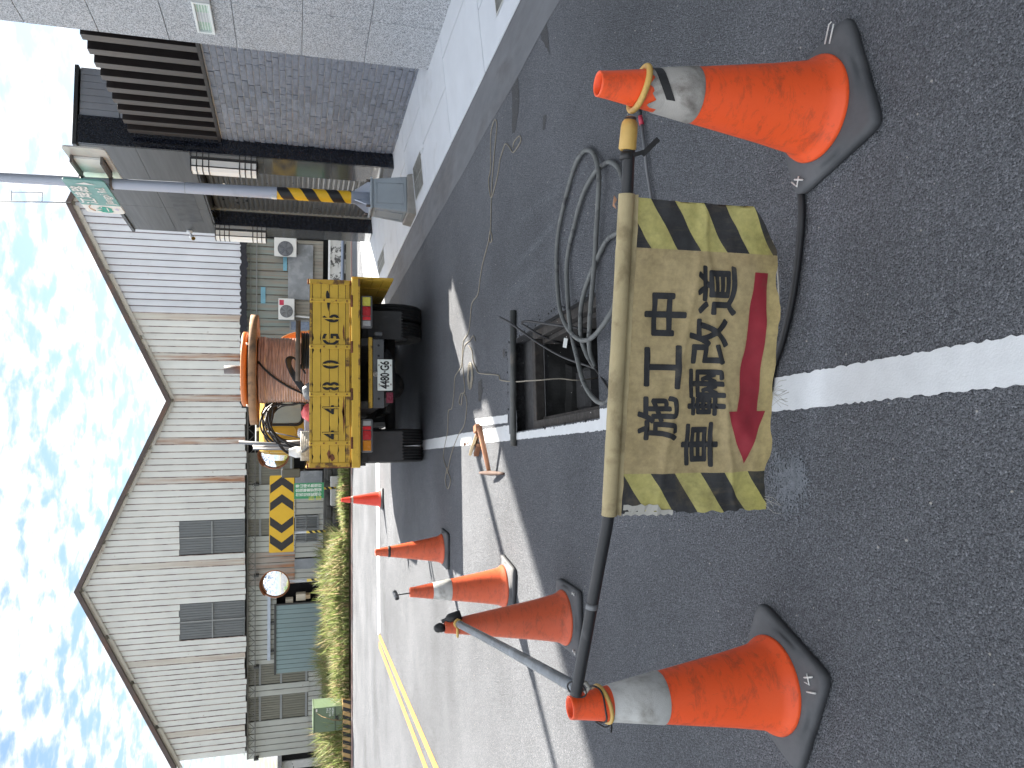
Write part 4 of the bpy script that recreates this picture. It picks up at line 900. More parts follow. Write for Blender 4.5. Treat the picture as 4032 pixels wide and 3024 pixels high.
# --- grass
def grass_mat():
    m, nt, N, L, b = _new('grass_blade'); gi = N.new('ShaderNodeNewGeometry')
    c = ramp(N, L, gi.outputs['Random Per Island'], [(0, (.12, .165, .045)), (.4, (.20, .25, .085)), (.68, (.29, .29, .14)), (.85, (.36, .29, .17)), (1, (.30, .21, .12))])
    L.new(c, b.inputs['Base Color']); b.inputs['Roughness'].default_value = .55
    tr = N.new('ShaderNodeBsdfTranslucent'); L.new(c, tr.inputs['Color']); ms = N.new('ShaderNodeMixShader'); ms.inputs[0].default_value = .5
    L.new(b.outputs[0], ms.inputs[1]); L.new(tr.outputs[0], ms.inputs[2]); L.new(ms.outputs[0], N['Material Output'].inputs['Surface'])
grass_mat()
def grass(name, n, x0, x1, y0, y1, hmin, hmax, label, dens=None, m='grass_blade', zf=.08):
    vs, fs = [], []
    for i in range(n):
        x, y = random.uniform(x0, x1), random.uniform(y0, y1)
        k = .55 + .75 * mnoise.noise((x * .8, y * .8, 3.1)) + .3
        if dens and random.random() > dens(x, y): continue
        h = random.uniform(hmin, hmax) * max(.35, k); a = random.uniform(0, 2 * math.pi); ln = random.uniform(.1, .8) * h; w = random.uniform(.007, .017)
        dx, dy = math.cos(a), math.sin(a); px_, py_ = -dy * w, dx * w; o_ = len(vs)
        for t, ww in ((0, 1), (.4, .9), (.75, .6), (1.0, 0)):
            cx_, cy_, cz_ = x + dx * ln * t * t, y + dy * ln * t * t, zf + h * (t - .28 * t * t * (ln / h))
            if ww > 0: vs += [(cx_ - px_ * ww, cy_ - py_ * ww, cz_), (cx_ + px_ * ww, cy_ + py_ * ww, cz_)]
            else: vs.append((cx_, cy_, cz_))
        fs += [(o_, o_+1, o_+3, o_+2), (o_+2, o_+3, o_+5, o_+4), (o_+4, o_+5, o_+6)]
    mb = MB(); mb.add(vs, fs); return tag(mb.build(name, m), label, 'grass', kind='stuff')
def gd(x, y): return 1.0 if x < -2.2 else .35 if x < .35 else .15
grass('tall_grass', 30000, -12.0, -1.8, 21.15, 24.2, .30, .95, 'tall sunlit green grass growing along the far verge', lambda x, y: .25 if -7.6 < x < -5.9 and y < 21.8 else 1.0)
grass('short_grass', 14000, -11.5, .4, 21.0, 21.5, .10, .34, 'short dry grass at the foot of the far verge', lambda x, y: .1 if -7.6 < x < -5.9 else 1.0)
grass('sparse_grass', 2600, -1.95, .7, 21.0, 23.6, .08, .34, 'sparse weeds around the notice board post')
grass('pavement_weeds', 500, 4.6, 6.2, 15.8, 16.3, .05, .2, 'small weeds at the far end of the pavement', zf=.03)
# --- trees behind the left end of the warehouse
mat('bark', (.10, .075, .055), .9, bump=.4, bs=20)
def leaf_mat(name, a, b_, c_):
    m, nt, N, L, b = _new(name); gi = N.new('ShaderNodeNewGeometry'); L.new(ramp(N, L, gi.outputs['Random Per Island'], [(0, a), (.6, b_), (1, c_)]), b.inputs['Base Color']); b.inputs['Roughness'].default_value = .5
leaf_mat('leaf_dark', (.025, .055, .015), (.05, .10, .025), (.12, .10, .05)); leaf_mat('leaf_green', (.04, .085, .015), (.08, .14, .03), (.14, .20, .05))
def tree(name, lab, x, y, h, r, m, n=1500, leaf=.14):
    t = thing(name, lab, 'tree', (x, y, 0)); mb = MB()
    mb.tube([(x, y, 0), (x + .05, y, h * .4), (x - .05, y, h * .75)], [.10, .08, .03], 8); tips = []
    for k in range(7):
        a = k * 2.4; z = h * (.35 + .06 * k); e = Vector((x + math.cos(a) * r * .7, y + math.sin(a) * r * .7, z + h * .2)); mb.tube([(x, y, z), Vector((x, y, z)).lerp(e, .5) + Vector((0, 0, .1)), e], [.035, .025, .01], 6); tips.append(e)
    mb.build('trunk', 'bark', t); vs, fs = [], []
    for i in range(n):
        c = random.choice(tips) + Vector((random.gauss(0, r * .3), random.gauss(0, r * .3), random.gauss(0, h * .11)))
        d = Vector((random.gauss(0, 1), random.gauss(0, 1), random.gauss(0, .7))).normalized(); e = d.orthogonal().normalized(); l = leaf * random.uniform(.6, 1.3); o_ = len(vs)
        vs += [c, c + d * l * .5 + e * l * .25, c + d * l, c + d * l * .5 - e * l * .25]; fs.append((o_, o_+1, o_+2, o_+3))
    mb = MB(); mb.add(vs, fs); mb.build('crown', m, t); return t
tree('small_tree', 'dark leafy tree behind the left end of the warehouse', -12.6, 30.5, 2.7, 1.0, 'leaf_dark', 2600, .13)
tree('small_tree', 'bright green bush in front of the pale shed at left', -11.9, 27.6, 1.7, .7, 'leaf_green', 1600, .11)
sd = thing('garden_shed', 'pale shed with dark open bay beyond the warehouse end', 'shed', (-14, 33, 0))
mb = MB(); mb.box((-17, 33, 0), (-10.8, 36, 1.9)); mb.build('wall', 'dark_inside', sd)
for k in range(6): mb = MB(); mb.box((-17 + k * 1.05, 32.9, 0), (-16.7 + k * 1.05, 33, 1.9)); mb.build('board', 'label_white', sd)
mb = MB(); mb.box((-17.2, 32.6, 1.9), (-10.6, 36.2, 2.05)); mb.build('roof', 'roof_sheet', sd)
# ================================================================ TRUCK
mat('truck_yellow', (.60, .385, .045), .5, var=.10, vs=5, dirt=(.26, .15, .03), ds=5.0, dthr=.60, dsoft=.1, dmax=.75, bump=.08, bs=60)
mat('truck_yellow_worn', (.50, .31, .035), .55, var=.15, vs=8, dirt=(.10, .045, .02), ds=7.0, dthr=.52, dsoft=.08, dmax=.9, bump=.1, bs=60)
mat('rust', (.17, .065, .03), .85, var=.35, vs=14, dirt=(.06, .03, .02), ds=9, dthr=.5, bump=.3, bs=60)
mat('rubber', (.018, .018, .019), .75, var=.2, vs=9, dirt=(.05, .05, .048), ds=6, dthr=.58, bump=.1); mat('chassis', (.03, .03, .031), .65, var=.3, vs=7, dirt=(.075, .065, .055), ds=6, dthr=.55)
mat('flap_grey', (.05, .051, .053), .7, var=.18, vs=5, dirt=(.10, .10, .098), ds=4, dthr=.6); mat('beam_grey', (.085, .088, .092), .55, var=.2, vs=8)
mat('lamp_red', (.42, .012, .018), .25); mat('lamp_red_bright', (.62, .02, .03), .2); mat('lamp_amber', (.55, .20, .01), .25); mat('lamp_lime', (.60, .55, .08), .25); mat('lamp_clear', (.34, .35, .35), .25); mat('lamp_case', (.13, .135, .14), .5)
mat('plate_white', (.68, .72, .68), .45, var=.06, dirt=(.4, .4, .36), ds=12, dthr=.62); mat('ink_black', (.012, .012, .013), .55); mat('rim_steel', (.25, .25, .25), .5, metal=.4)
mat('cab_yellow', (.50, .30, .015), .4, var=.06, coat=.2); mat('cab_glass', (.30, .36, .36), .1, var=.1); mat('mirror_truck', (.10, .10, .08), .08, var=.1)
mat('wood_reel', (.40, .17, .055), .6, var=.22, vs=6, stretch=(1, 1, 1), rand=.12); mat('wood_rim', (.30, .17, .09), .8, var=.3, vs=9, dirt=(.10, .07, .05), ds=5, dthr=.5)
mat('wood_dark', (.10, .075, .055), .8, var=.3, vs=9); mat('orange_disc', (.42, .13, .02), .45, var=.08)
mat('cable_black', (.010, .010, .012), .45, rvar=.05); mat('cable_orange', (.55, .20, .05), .4); mat('bag_red', (.62, .09, .09), .4, var=.1); mat('plastic_white', (.60, .57, .50), .5, var=.15, vs=6, dirt=(.3, .26, .2), ds=6, dthr=.55)
mat('galv_pipe', (.17, .175, .185), .45, metal=.4, var=.15, vs=6); mat('steel_post', (.16, .145, .14), .6, metal=.2, var=.2)
def wound_mat():
    m, nt, N, L, b = _new('wound_duct'); v = coords(N, L, (6, 6, 95)); v2 = coords(N, L)
    c = mixc(N, L, nz(N, L, v2, 4, 5), (.36, .15, .085), (.58, .37, .29)); c = mixc(N, L, 1.0, c, ramp(N, L, nz(N, L, v, 1.0, 3), [(.35, .6), (.65, 1.25)]), 'MULTIPLY')
    L.new(c, b.inputs['Base Color']); b.inputs['Roughness'].default_value = .28; b.inputs['Coat Weight'].default_value = .5; b.inputs['Coat Roughness'].default_value = .15
wound_mat()
TY = 7.90; TX0, TX1 = .005, 1.905; TW = TX1 - TX0; TC = (TX0 + TX1) / 2
TR = thing('truck', 'yellow flatbed work truck with wooden tailgate numbered 4480 G6', 'truck', (TC, TY, 0))
def tb(name, lo, hi, m, parent=TR, bevel=.004): mb = MB(); mb.box(lo, hi); return mb.build(name, m, parent, bevel=bevel, seg=1)
# tailgate: boards in a frame
TZ0, TZ1 = .925, 1.322
tg = tb('tailgate', (TX0 + .01, TY + .012, TZ0), (TX1 - .01, TY + .03, TZ1), 'ink_black')
fr = [0, .075, .285, .495, .715, .895, 1.0]
for i in range(6):
    z1, z0 = TZ1 - (TZ1 - TZ0) * fr[i], TZ1 - (TZ1 - TZ0) * fr[i+1]
    n = 4; o = random.uniform(-.002, .002)
    mb = MB(); vs = []; k = 60
    for j in range(k + 1):
        x = TX0 + .012 + (TW - .024) * j / k; chip = -.014 * max(0, random.random() - .86) / .14 if i in (1, 3, 4) else 0
        vs += [(x, TY + o, z0 + .0025 - chip * .6), (x, TY + o, z1 - .0025 + chip)]
    mb.add(vs, [(2*j, 2*j+2, 2*j+3, 2*j+1) for j in range(k)])
    mb.add([(TX0 + .012, TY + o, z1 - .0025), (TX1 - .012, TY + o, z1 - .0025), (TX1 - .012, TY + .02, z1 - .0025), (TX0 + .012, TY + .02, z1 - .0025)], [(0, 1, 2, 3)])
    mb.build('board', 'truck_yellow_worn' if i in (0, 5) else 'truck_yellow', tg)
for x0 in (TX0, TX1 - .045): tb('end_frame', (x0, TY - .012, TZ0 + .0), (x0 + .045, TY + .032, TZ1 + .002), 'truck_yellow_worn', tg)
for f in (.113, .363, .617, .875):
    x = TX1 - TW * f; s_ = tb('hinge_strap', (x - .021, TY - .012, TZ0 - .01), (x + .021, TY - .002, TZ1 - .004), 'truck_yellow', tg, .003)
    for t in (.06, .36, .66, .93):
        mb = MB(); zz = TZ1 - (TZ1 - TZ0) * t; mb.tube([(x, TY - .012, zz), (x, TY - .020, zz)], .008, 8); mb.build('bolt', 'rust', s_)
    mb = MB(); mb.tube([(x - .06, TY - .012, TZ0 - .022), (x + .06, TY - .012, TZ0 - .022)], .014, 8); mb.box((x - .055, TY - .012, TZ0 - .05), (x + .055, TY - .004, TZ0 - .012)); mb.build('hinge', 'rust', TR)
for f, ch in ((.169, '4'), (.302, '4'), (.426, '8'), (.542, '0'), (.677, 'G'), (.790, '6')):
    x = TX0 + TW * f; put_text(ch, 'lettering', 'ink_black', tg, (x, TY - .004, 1.103), (1, 0, 0), (0, 0, 1), .225, .0045, .002, 1.0, .80)
    tb('stencil_bridge', (x - .008 if ch not in '4' else x + .012, TY - .0085, 1.015), (x + .006 if ch not in '4' else x + .024, TY - .0065, 1.19), 'truck_yellow', tg, 0)
# chipped dark gash in the right-hand end
mb = MB(); pts = [(-.17, .0), (-.12, .012), (-.05, .02), (.0, .028), (.04, .022), (.05, .006), (.0, -.012), (-.06, -.012), (-.12, -.006)]
mb.add([(1.745 + a, TY - .0045, 1.135 + b) for a, b in pts], [tuple(range(len(pts)))]); mb.build('paint_chip', 'ink_black', tg)
for x, z, w, h in ((1.36, .985, .09, .010), (.52, .985, .20, .012), (.55, .99, .06, .014), (.13, 1.13, .05, .02), (.10, 1.10, .04, .03)):
    mb = MB(); mb.add([(x - w, TY - .0045, z), (x - w * .3, TY - .0045, z - h), (x + w * .6, TY - .0045, z - h * .6), (x + w, TY - .0045, z), (x + w * .2, TY - .0045, z + h)], [(0, 1, 2, 3, 4)]); mb.build('paint_chip', 'rust', tg)
sill = tb('sill_beam', (TX0 - .012, TY - .02, .822), (TX1 + .02, TY + .06, .905), 'truck_yellow', bevel=.006); tb('sill_lip', (TX0 - .012, TY - .024, .822), (TX1 + .02, TY - .021, .842), 'truck_yellow_worn', sill)
tb('bed_floor', (TX0, TY + .04, .86), (TX1, 10.9, .925), 'truck_yellow_worn')
for z in (.925, 1.055, 1.19): tb('side_board', (TX0, TY + .05, z + .003), (TX0 + .03, 10.9, z + .127), 'truck_yellow')
tb('headboard', (TX0, 10.9, .86), (TX1, 10.94, 1.30), 'truck_yellow_worn')
for x0 in (TX0 - .01, TX1 - .04): mb = MB(); mb.box((x0, TY + .02, .9), (x0 + .05, TY + .07, 1.345)); mb.build('corner_latch', 'rust', TR, bevel=.006)
# dropped side panel on the right
dp = tb('drop_side', (TX1 + .035, TY + .05, .47), (TX1 + .06, 10.85, .90), 'truck_yellow_worn')
for k in range(4): tb('board', (TX1 + .028, TY + .06, .475 + k * .105), (TX1 + .034, 10.8, .475 + k * .105 + .1), 'truck_yellow', dp)
for y in (8.3, 9.1, 9.9): tb('hinge_strap', (TX1 + .018, y, .48), (TX1 + .027, y + .05, .89), 'truck_yellow_worn', dp)
# tail lamps
for left in (True, False):
    x0, x1 = (.145, .485) if left else (1.430, 1.768); lp = tb('tail_lamp', (x0, TY + .05, .688), (x1, TY + .12, .806), 'lamp_case', bevel=.012); w = x1 - x0 - .03
    cells = (('lamp_amber', .36), ('lamp_red', .32), ('lamp_red_bright', .14), ('lamp_clear', .18)) if left else (('lamp_clear', .2), ('lamp_red_bright', .14), ('lamp_red', .34), ('lamp_lime', .32))
    x = x0 + .015
    for m, f in cells: tb('lens', (x + .003, TY + .038, .708), (x + w * f - .003, TY + .05, .792), m, lp, .005); x += w * f
# rear chassis beam, yellow bar, plate
bx0, bx1 = .605, 1.345
tb('yellow_bar', (bx0, TY + .12, .685), (bx1, TY + .17, .725), 'truck_yellow_worn'); rb = tb('rear_beam', (bx0 - .0, TY + .13, .565), (bx1 - .02, TY + .17, .680), 'beam_grey')
for x in (.70, .82, 1.15, 1.26): mb = MB(); mb.tube([(x, TY + .131, .62), (x, TY + .128, .62)], .013, 10); mb.build('hole', 'ink_black', rb)
pl_ = tb('number_plate', (.782, TY + .085, .483), (1.108, TY + .092, .637), 'plate_white', bevel=.006)
put_text('4480·G6', 'lettering', 'ink_black', pl_, (.945, TY + .085, .558), (1, 0, 0), (0, 0, 1), .125, .0035, .002, 1.0, .66)
for x in (.845, 1.045):
    for z in (.50, .622): tb('plate_bolt', (x - .009, TY + .079, z - .004), (x + .009, TY + .0845, z + .004), 'rust', pl_, 0)
tb('reflector', (.655, TY + .10, .475), (.765, TY + .13, .545), mat('lamp_dark_red', (.16, .02, .04), .3)); mb = MB(); mb.lathe([(.0, -.02), (.02, -.015), (.028, .0), (.02, .01)], 12, M=Matrix.Translation((.955, TY + .11, .655)) @ Matrix.Rotation(math.radians(90), 4, 'X')); mb.build('plate_light', 'alu_back', TR)
for x in (.60, 1.26): tb('chassis_rail', (x, TY + .17, .62), (x + .08, 12.3, .80), 'chassis')
tb('hook', (1.365, TY + .12, .58), (1.40, TY + .25, .66), 'beam_grey')
# mud flaps with toothed lower edge
for x0, x1 in ((.062, .378), (1.395, 1.708)):
    n = 9; poly = [(x0, .72), (x0, .335)]
    for k in range(n): poly += [(x0 + (x1 - x0) * (k + .5) / n, .305), (x0 + (x1 - x0) * (k + 1) / n, .335)]
    poly.append((x1, .72)); mb = MB(); mb.prism(poly, lambda x, z: (x, 8.42 + .05 * (.72 - z), z), lambda x, z: (x, 8.43 + .05 * (.72 - z), z)); fl = mb.build('mud_flap', 'flap_grey', TR)
    tb('flap_bar', (x0 - .02, 8.40, .70), (x1 + .02, 8.46, .76), 'chassis', fl)
    tb('wheel_arch', (x0 - .05, 8.44, .72), (x1 + .06, 9.75, .84), 'chassis')
# wheels
def wheel(cx, cy, r, w):
    M = Matrix.Translation((cx, cy, r)) @ Matrix.Rotation(math.radians(90), 4, 'Y'); h = w / 2
    prof = [(r * .56, -h * .8), (r * .75, -h), (r * .93, -h * .96), (r * .985, -h * .8)]
    for k in range(5):
        z = -h * .72 + k * h * .36; prof += [(r, z - h * .11), (r, z + h * .11), (r * .975, z + h * .13), (r * .975, z + h * .23)]
    prof += [(r * .985, h * .8), (r * .93, h * .96), (r * .75, h), (r * .56, h * .8)]
    mb = MB(); mb.lathe(prof, 40, M=M); t = mb.build('wheel', 'rubber', TR)
    mb = MB(); mb.lathe([(r * .57, -h * .75), (r * .5, -h * .3), (r * .2, -h * .15), (.01, -h * .15)], 28, M=M); mb.lathe([(.01, h * .15), (r * .2, h * .15), (r * .5, h * .3), (r * .57, h * .75)], 28, M=M); mb.build('rim', 'rim_steel', t)
for x in (.135, .335, 1.575, 1.775): wheel(x, 9.12, .375, .185)
for x in (.18, 1.73): wheel(x, 11.7, .375, .20)
mb = MB(); mb.tube([(.2, 9.12, .375), (1.7, 9.12, .375)], .06, 12); mb.lathe([(.02, -.16), (.13, -.12), (.17, 0), (.13, .12), (.02, .16)], 18, M=Matrix.Translation((.95, 9.12, .375)) @ Matrix.Rotation(math.radians(90), 4, 'X')); mb.build('rear_axle', 'chassis', TR)
for x in (.64, 1.28):
    mb = MB()
    for k in range(4): mb.box((x - .035, 8.6 + k * .06, .47 - k * .018), (x + .035, 9.65 - k * .06, .485 - k * .018))
    mb.tube([(x - .05, 9.12, .56), (x - .05, 9.12, .33)], .01, 6); mb.tube([(x + .05, 9.12, .56), (x + .05, 9.12, .33)], .01, 6); mb.build('leaf_spring', 'chassis', TR)
tb('underbody_filler', (.50, 9.7, .30), (1.40, 12.5, .80), 'chassis', bevel=.05); tb('underbody_side_filler', (1.45, 9.75, .35), (1.85, 11.1, .78), 'chassis', bevel=.03); tb('underbody_rear_filler', (.66, 8.35, .40), (1.24, 8.9, .60), 'chassis', bevel=.08)  # boxes added to hide the bright road and keep the underside dark
tb('fuel_tank', (.1, 10.1, .4), (.5, 10.9, .75), 'chassis')
# cab
mb = MB(); prof = [(11.0, .55), (12.75, .55), (12.85, 1.2), (12.45, 1.86), (12.3, 1.93), (11.15, 1.93), (11.02, 1.86)]
mb.prism(prof, lambda y, z: (.17 + (.06 if z > 1.3 else 0), y, z), lambda y, z: (1.81 - (.05 if z > 1.3 else 0), y, z)); cb = mb.build('cab', 'cab_yellow', TR, bevel=.04, seg=3)
mb = MB(); mb.prism(rrect(.62, 1.30, 1.38, 1.82, .07), lambda x, z: (x, 11.0, z), lambda x, z: (x, 10.985, z)); w_ = mb.build('rear_window', 'cab_glass', cb)
mb = MB(); mb.tube([(x, 10.985, z) for x, z in rrect(.60, 1.32, 1.36, 1.84, .08)], .022, 6, closed=True); mb.build('window_seal', 'ink_black', w_)
for x0 in (.20, .42): 
    mb = MB(); mb.tube([(x, 11.0, z) for x, z in rrect(x0, x0 + .16, 1.45, 1.80, .05)], .008, 5, closed=True); mb.build('pressing', 'cab_yellow', cb)
# roof light bar with dark cut-outs
mb = MB(); mb.box((.30, 11.5, 1.93), (1.7, 11.9, 2.0)); rl = mb.build('roof_board', 'plate_white', TR, bevel=.02)
for k in range(5): tb('panel', (.33 + k * .26, 11.48, 1.925), (.54 + k * .26, 11.497, 1.985), 'ink_black', rl)
mb = MB(); mb.tube([(.12, 11.7, 1.3), (-.02, 11.62, 1.32), (-.06, 11.6, 1.52)], .014, 6); ma = mb.build('mirror_arm', 'ink_black', TR)
mb = MB(); mb.box((-.13, 11.58, 1.38), (.0, 11.62, 1.64)); mb.build('side_mirror', 'ink_black', ma, bevel=.02); mb = MB(); mb.box((-.12, 11.574, 1.39), (-.01, 11.579, 1.63)); mb.build('mirror_glass', 'mirror_truck', ma)

# ================================================================ LOAD ON THE TRUCK (each its own thing)
def planked_disc(root, c, r, z0, z1, n, m, rimm, name='flange'):
    fl = MB()
    fl.lathe([(r - .035, z0), (r, z0), (r, z1), (r - .035, z1), (r - .035, z0)], 48, c=c); f = fl.build(name, rimm, root)
    for k in range(n):
        a, b = -r + 2 * r * k / n + .003, -r + 2 * r * (k + 1) / n - .003; q_ = (r - .036) * .999
        pts = []
        for x in np.linspace(a, b, 5): pts.append((x, -math.sqrt(max(q_*q_ - x*x, 0))))
        for x in np.linspace(b, a, 5): pts.append((x, math.sqrt(max(q_*q_ - x*x, 0))))
        mb = MB(); e = random.uniform(0, .006); mb.prism(pts, lambda x, y: (c[0] + x, c[1] + y, c[2] + z0 + e), lambda x, y: (c[0] + x, c[1] + y, c[2] + z1 - e)); mb.build('plank', m, f)
    return f
RC = (1.16, 9.42, 0)
RL = thing('cable_reel', 'large wooden cable drum wound with brown duct on the truck bed', 'cable reel', (RC[0], RC[1], .93))
planked_disc(RL, RC, .645, 1.875, 1.955, 12, 'wood_reel', 'wood_rim'); planked_disc(RL, RC, .645, .93, 1.0, 12, 'wood_reel', 'wood_rim')
mb = MB(); prof = [(.30, 1.0)]; nl = 30
for k in range(nl):
    for t in (0, .25, .5, .75): prof.append((.375 + .009 * math.sin(math.pi * t) + (.012 if k > nl - 4 else 0), 1.0 + .872 * (k + t) / nl))
prof.append((.30, 1.873)); mb.lathe(prof, 56, c=RC); mb.build('wound_duct', 'wound_duct', RL)
mb = MB(); mb.tube([(RC[0], RC[1], 1.955), (RC[0], RC[1], 2.25)], .05, 8); mb.build('spindle', 'steel_post', RL)
for k in range(4): a = k * 1.57 + .5; mb = MB(); p = (RC[0] + .5 * math.cos(a), RC[1] + .5 * math.sin(a)); mb.tube([(*p, 1.95), (*p, 1.99)], .014, 6); mb.build('bolt', 'alu_back', RL)
cpts = [(RC[0] + .40 * math.cos(a), RC[1] + .40 * math.sin(a), 1.86 - .40 * t - .55 * t * t) for t, a in ((u, -1.45 - 1.5 * u) for u in np.linspace(0, 1, 14))]
mb = MB(); mb.tube(cpts, .012, 8); mb.build('tie_cable', 'cable_black', RL)
OD = thing('orange_disc', 'thin bright orange disc lying on top of the large reel', 'disc', (RC[0] + .05, RC[1] + .1, 1.96))
mb = MB(); c_ = (RC[0] + .02, RC[1] + .1, 0); mb.lathe([(.06, 1.99), (.42, 1.99), (.44, 2.0), (.44, 2.045), (.42, 2.055), (.06, 2.055)], 44, c=c_); mb.build('disc', 'orange_disc', OD); mb = MB(); mb.lathe([(.30, 1.957), (.36, 1.957), (.36, 1.989), (.30, 1.989)], 30, c=c_); mb.build('spacer', 'cable_black', OD)
c2 = AY(1182, 1381, 8.42); SC2 = (c2.x, 8.42, 0)
SR = thing('small_reel', 'small dark wooden reel of black cable behind the tailgate', 'cable reel', (c2.x, 8.42, .93))
planked_disc(SR, SC2, .325, 1.405, 1.455, 7, 'wood_dark', 'wood_dark'); planked_disc(SR, SC2, .325, .93, .97, 7, 'wood_dark', 'wood_dark')
mb = MB(); prof = []
for k in range(16):
    for t in (0, .25, .5, .75): prof.append((.185 + .012 * math.sin(math.pi * t), .97 + .435 * (k + t) / 16))
mb.lathe(prof, 40, c=SC2); mb.build('wound_cable', 'cable_black', SR)
def coil(name, lab, cat, c, r, nrm, loops, rad, m, jr=.04, jz=.05, seg=40, squash=1.0, group=None):
    nrm = Vector(nrm).normalized(); u = nrm.orthogonal().normalized(); w = nrm.cross(u); pts = []
    for i in range(loops * seg):
        a = 2 * math.pi * i / seg; l = i // seg; rr = r * (1 + jr * mnoise.noise((l * 3.3, math.cos(a) * .8, math.sin(a) * .8))); h = (l / max(1, loops - 1) - .5) * jz + .02 * mnoise.noise((l * 1.7, math.cos(a), math.sin(a)))
        p = Vector(c) + u * (rr * math.cos(a)) + w * (rr * squash * math.sin(a)) + nrm * h; p.z = max(p.z, .94); pts.append(p)
    mb = MB(); mb.tube(pts, rad, 6); return tag(mb.build(name, m), lab, cat, group)
coil('cable_coil', 'big tangled coil of black cable leaning against the truck cab', 'cable coil', (.62, 10.35, 1.45), .36, (.25, -1, .35), 12, .012, 'cable_black', .35, .25)
coil('cable_coil', 'loose outer loops of thin black cable left of the big reel', 'cable coil', (.55, 9.7, 1.42), .34, (-.3, -1, .2), 5, .011, 'cable_black', .5, .3)
coil('cable_coil', 'flat coil of black hose piled low on the truck bed', 'cable coil', (.62, 9.6, 1.1), .27, (.1, -.5, 1), 9, .014, 'cable_black', .15, .25)
coil('duct_coil', 'orange duct coil standing at the right of the big reel', 'cable coil', (1.32, 10.15, 1.36), .42, (.25, -1, .05), 4, .016, 'cable_orange', .06, .14)
def ap(zx, zy, Y): return AY(950 + zx * .2533, 1180 + zy * .2533, Y)
BN = thing('cable_bundle', 'shiny black cable bundle looped over the front of the big reel', 'cables', (1.1, 8.9, .95))
for k in range(6):
    o = k * 26; P_ = [ap(1090 - o * .1, 1560 - o * .55, 8.72), ap(960 + o * .2, 1440 - o * .6, 8.74), ap(820 + o * .3, 1250 - o * .5, 8.76), ap(725 + o * .35, 1060 - o * .3, 8.78 + .01 * k), ap(700 + o * .6, 930 - o * .05, 8.80 + .012 * k), ap(760 + o * .55, 890 + o * .15, 8.83 + .01 * k), ap(845 + o * .3, 930 + o * .3, 8.86), ap(1000, 1150, 8.88)]
    mb = MB(); mb.tube(smooth_path(P_, 6), .011, 8); mb.build('cable', 'cable_black', BN)
def cp(zx, zy, Y): return AY(900 + zx * .2713, 1500 + zy * .2713, Y)
PB = thing('pole_bundle', 'bundle of thin grey poles standing at the left front of the bed', 'poles', (.2, 9.9, .93))
for (a, b, r, Y) in (((150, 890), (1000, 985), .022, 10.0), ((350, 965), (1010, 965), .032, 10.1), ((360, 985), (1010, 1000), .014, 9.9), ((560, 730), (830, 945), .008, 10.2), ((830, 900), (1010, 870), .03, 10.0)):
    p, q_ = cp(*a, Y), cp(*b, Y); q_.z = .93; mb = MB(); mb.tube([p, q_], r, 8); mb.build('pole', 'galv_pipe' if r < .03 else 'steel_post', PB)
# ridged off-white box on the left edge
a, b = cp(1020, 1160, 8.3), cp(1165, 745, 8.3)
RB_ = thing('ridged_box', 'off white ridged plastic box on the left of the truck bed', 'box', ((a.x + b.x) / 2, 8.3, 1.0))
mb = MB(); mb.box((a.x + .01, 8.25, .93), (b.x, 8.7, a.z - .02)); mb.build('body', 'plastic_white', RB_)
for k in range(5): zz = 1.30 + k * (a.z - .02 - 1.30) / 5; mb = MB(); mb.tube([(a.x, 8.25, zz + .012), (b.x + .01, 8.25, zz + .012)], .014, 6); mb.build('ridge', 'plastic_white', RB_)
mb = MB(); mb.tube(smooth_path([cp(1165, 960, 8.22), cp(1110, 1010, 8.22), cp(1060, 1030, 8.22)], 4), .012, 6); mb.build('handle', 'galv_pipe', RB_)
def blob(name, lab, cat, c, r, m, seed=0, sq=(1, 1, 1)):
    bm = bmesh.new(); bmesh.ops.create_icosphere(bm, subdivisions=3, radius=1.0)
    for v in bm.verts:
        n_ = v.co.normalized(); k = 1 + .25 * mnoise.noise(n_ * 2.2 + Vector((seed, 0, 0))) + .08 * mnoise.noise(n_ * 6 + Vector((seed, 3, 0))); v.co = Vector((n_.x * r * sq[0] * k + c[0], n_.y * r * sq[1] * k + c[1], n_.z * r * sq[2] * k + c[2]))
    me = bpy.data.meshes.new(name); bm.to_mesh(me); bm.free(); me.materials.append(MATS[m])
    for p in me.polygons: p.use_smooth = True
    o_ = bpy.data.objects.new(name, me); COL.objects.link(o_); return tag(o_, lab, cat)
rb_ = cp(1120, 455, 8.35); blob('red_bag', 'crumpled red plastic bag behind the tailgate', 'bag', (rb_.x, 8.4, 1.28), .10, 'bag_red', 2, (1.05, .8, 1.05))
gb = AY(1215, 1540, 8.3); blob('grey_sack', 'small grey rubber sheet bundle by the small reel', 'bundle', (gb.x, 8.3, 1.27), .09, 'lamp_case', 5, (1.2, .8, 1.2))
mat('bin_grey', (.42, .41, .43), .5)
bi = cp(1120, 640, 8.6); mb = MB(); mb.box((bi.x - .13, 8.55, .93), (bi.x + .13, 8.8, 1.36)); mb.lathe([(.02, 1.36), (.05, 1.38), (.05, 1.42), (.02, 1.43)], 14, c=(bi.x - .08, 8.65, 0)); tag(mb.build('tool_bin', 'bin_grey', bevel=.015), 'pale grey plastic tool bin between the red bag and ridged box', 'bin')
bk = cp(980, 1060, 8.4); mb = MB(); mb.lathe([(.0, 0), (.055, .0), (.06, .05), (.04, .1), (.035, .12)], 18, M=Matrix.Translation((bk.x + .02, 8.4, a.z - .018))); tag(mb.build('white_jar', 'cctv_white'), 'small white round jar sitting on the ridged box', 'jar')
